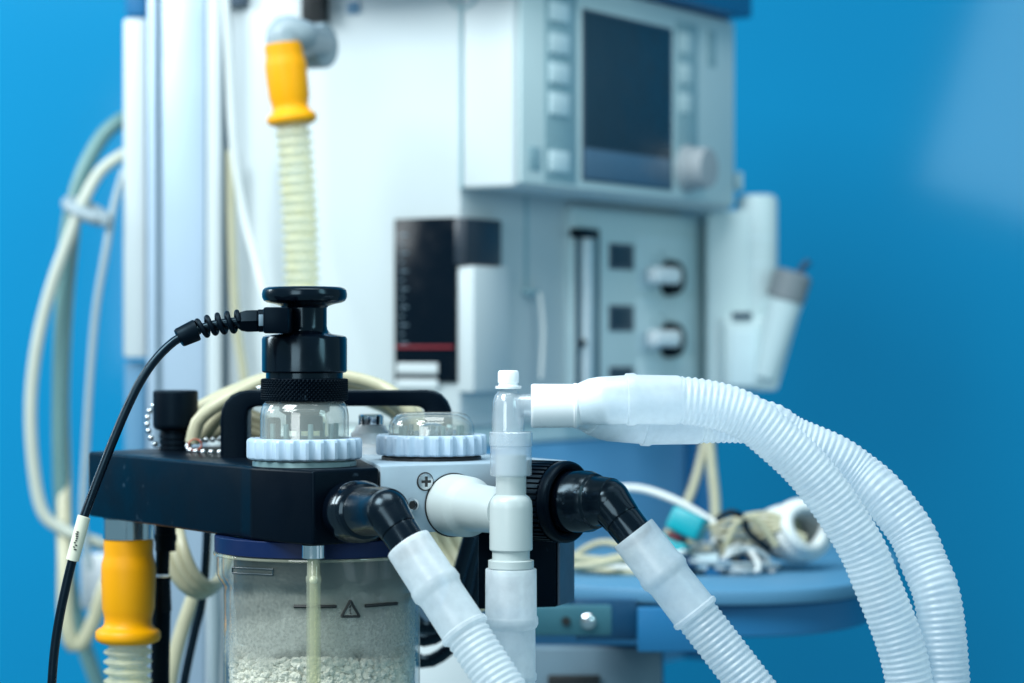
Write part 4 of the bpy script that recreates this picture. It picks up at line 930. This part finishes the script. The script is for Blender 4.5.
# ------------------------------------------------------------------ light, camera, render
def area(name, loc, target, size, power, color=(1, 1, 1), sy_=None, spread=None):
    l = bpy.data.lights.new(name, 'AREA'); l.energy = power; l.color = color; l.size = size
    if sy_: l.shape = 'RECTANGLE'; l.size_y = sy_
    if spread: l.spread = math.radians(spread)
    o = bpy.data.objects.new(name, l); col.objects.link(o); o.location = loc
    o.rotation_euler = (Vector(target) - Vector(loc)).to_track_quat('-Z', 'Y').to_euler(); return o
COOL = (.90, .98, 1)
area('key_lamp', (-1.0, -.75, 2.42), (-.0, .15, 1.1), .9, 50, COOL)
area('top_lamp', (.10, -.15, 2.5), (.05, .1, 1.0), .9, 20, COOL)
area('added_front_fill', (-.65, -1.55, 1.38), (0, 0, 1.05), .7, 8, COOL)  # unseen fill light, added to brighten the canister, hoses and cuffs
area('added_wall_fill', (-1.9, .7, 1.9), (-.7, 1.75, 1.2), .7, 30, COOL)  # unseen light, added only to brighten the left part of the wall
# softbox at the right; its reflection is the pale patch on the wall
fl = area('fill_lamp', (0, 0, 0), (0, 1, 0), .75, 9, (.62, .95, 1))
ra = math.radians(-18); ex = Vector((math.cos(ra), 0, math.sin(ra))); ez = Vector((-math.sin(ra), 0, math.cos(ra)))
fc = Vector((.965, -1.0, 1.475)) + ex * .375 + ez * .375
fl.matrix_world = Matrix(((ex.x, ez.x, 0, fc.x), (ex.y, ez.y, -1, fc.y), (ex.z, ez.z, 0, fc.z), (0, 0, 0, 1)))

wd = bpy.data.worlds.new('World'); C.world = wd; wd.use_nodes = True
bg = wd.node_tree.nodes['Background']; bg.inputs[0].default_value = (.42, .78, .95, 1); bg.inputs[1].default_value = .36

cam = bpy.data.cameras.new('camera'); co = bpy.data.objects.new('camera', cam); col.objects.link(co); C.camera = co
co.location = (0, -D0, ZC); co.rotation_euler = (PI / 2, 0, 0)
cam.sensor_width = 36; cam.lens = F / 1024 * 36; cam.clip_end = 50; cam.clip_start = .05
cam.dof.use_dof = True; cam.dof.focus_distance = D0 + .02; cam.dof.aperture_fstop = 7.2; cam.dof.aperture_blades = 0
C.render.resolution_x = 1024; C.render.resolution_y = 683
C.view_settings.view_transform = 'Standard'; C.view_settings.look = 'None'; C.view_settings.exposure = 0; C.view_settings.gamma = 1
C.cycles.use_denoising = True; C.cycles.max_bounces = 10; C.cycles.transparent_max_bounces = 32; C.cycles.diffuse_bounces = 4
C.cycles.caustics_reflective = False; C.cycles.caustics_refractive = False
C.cycles.sample_clamp_indirect = 6
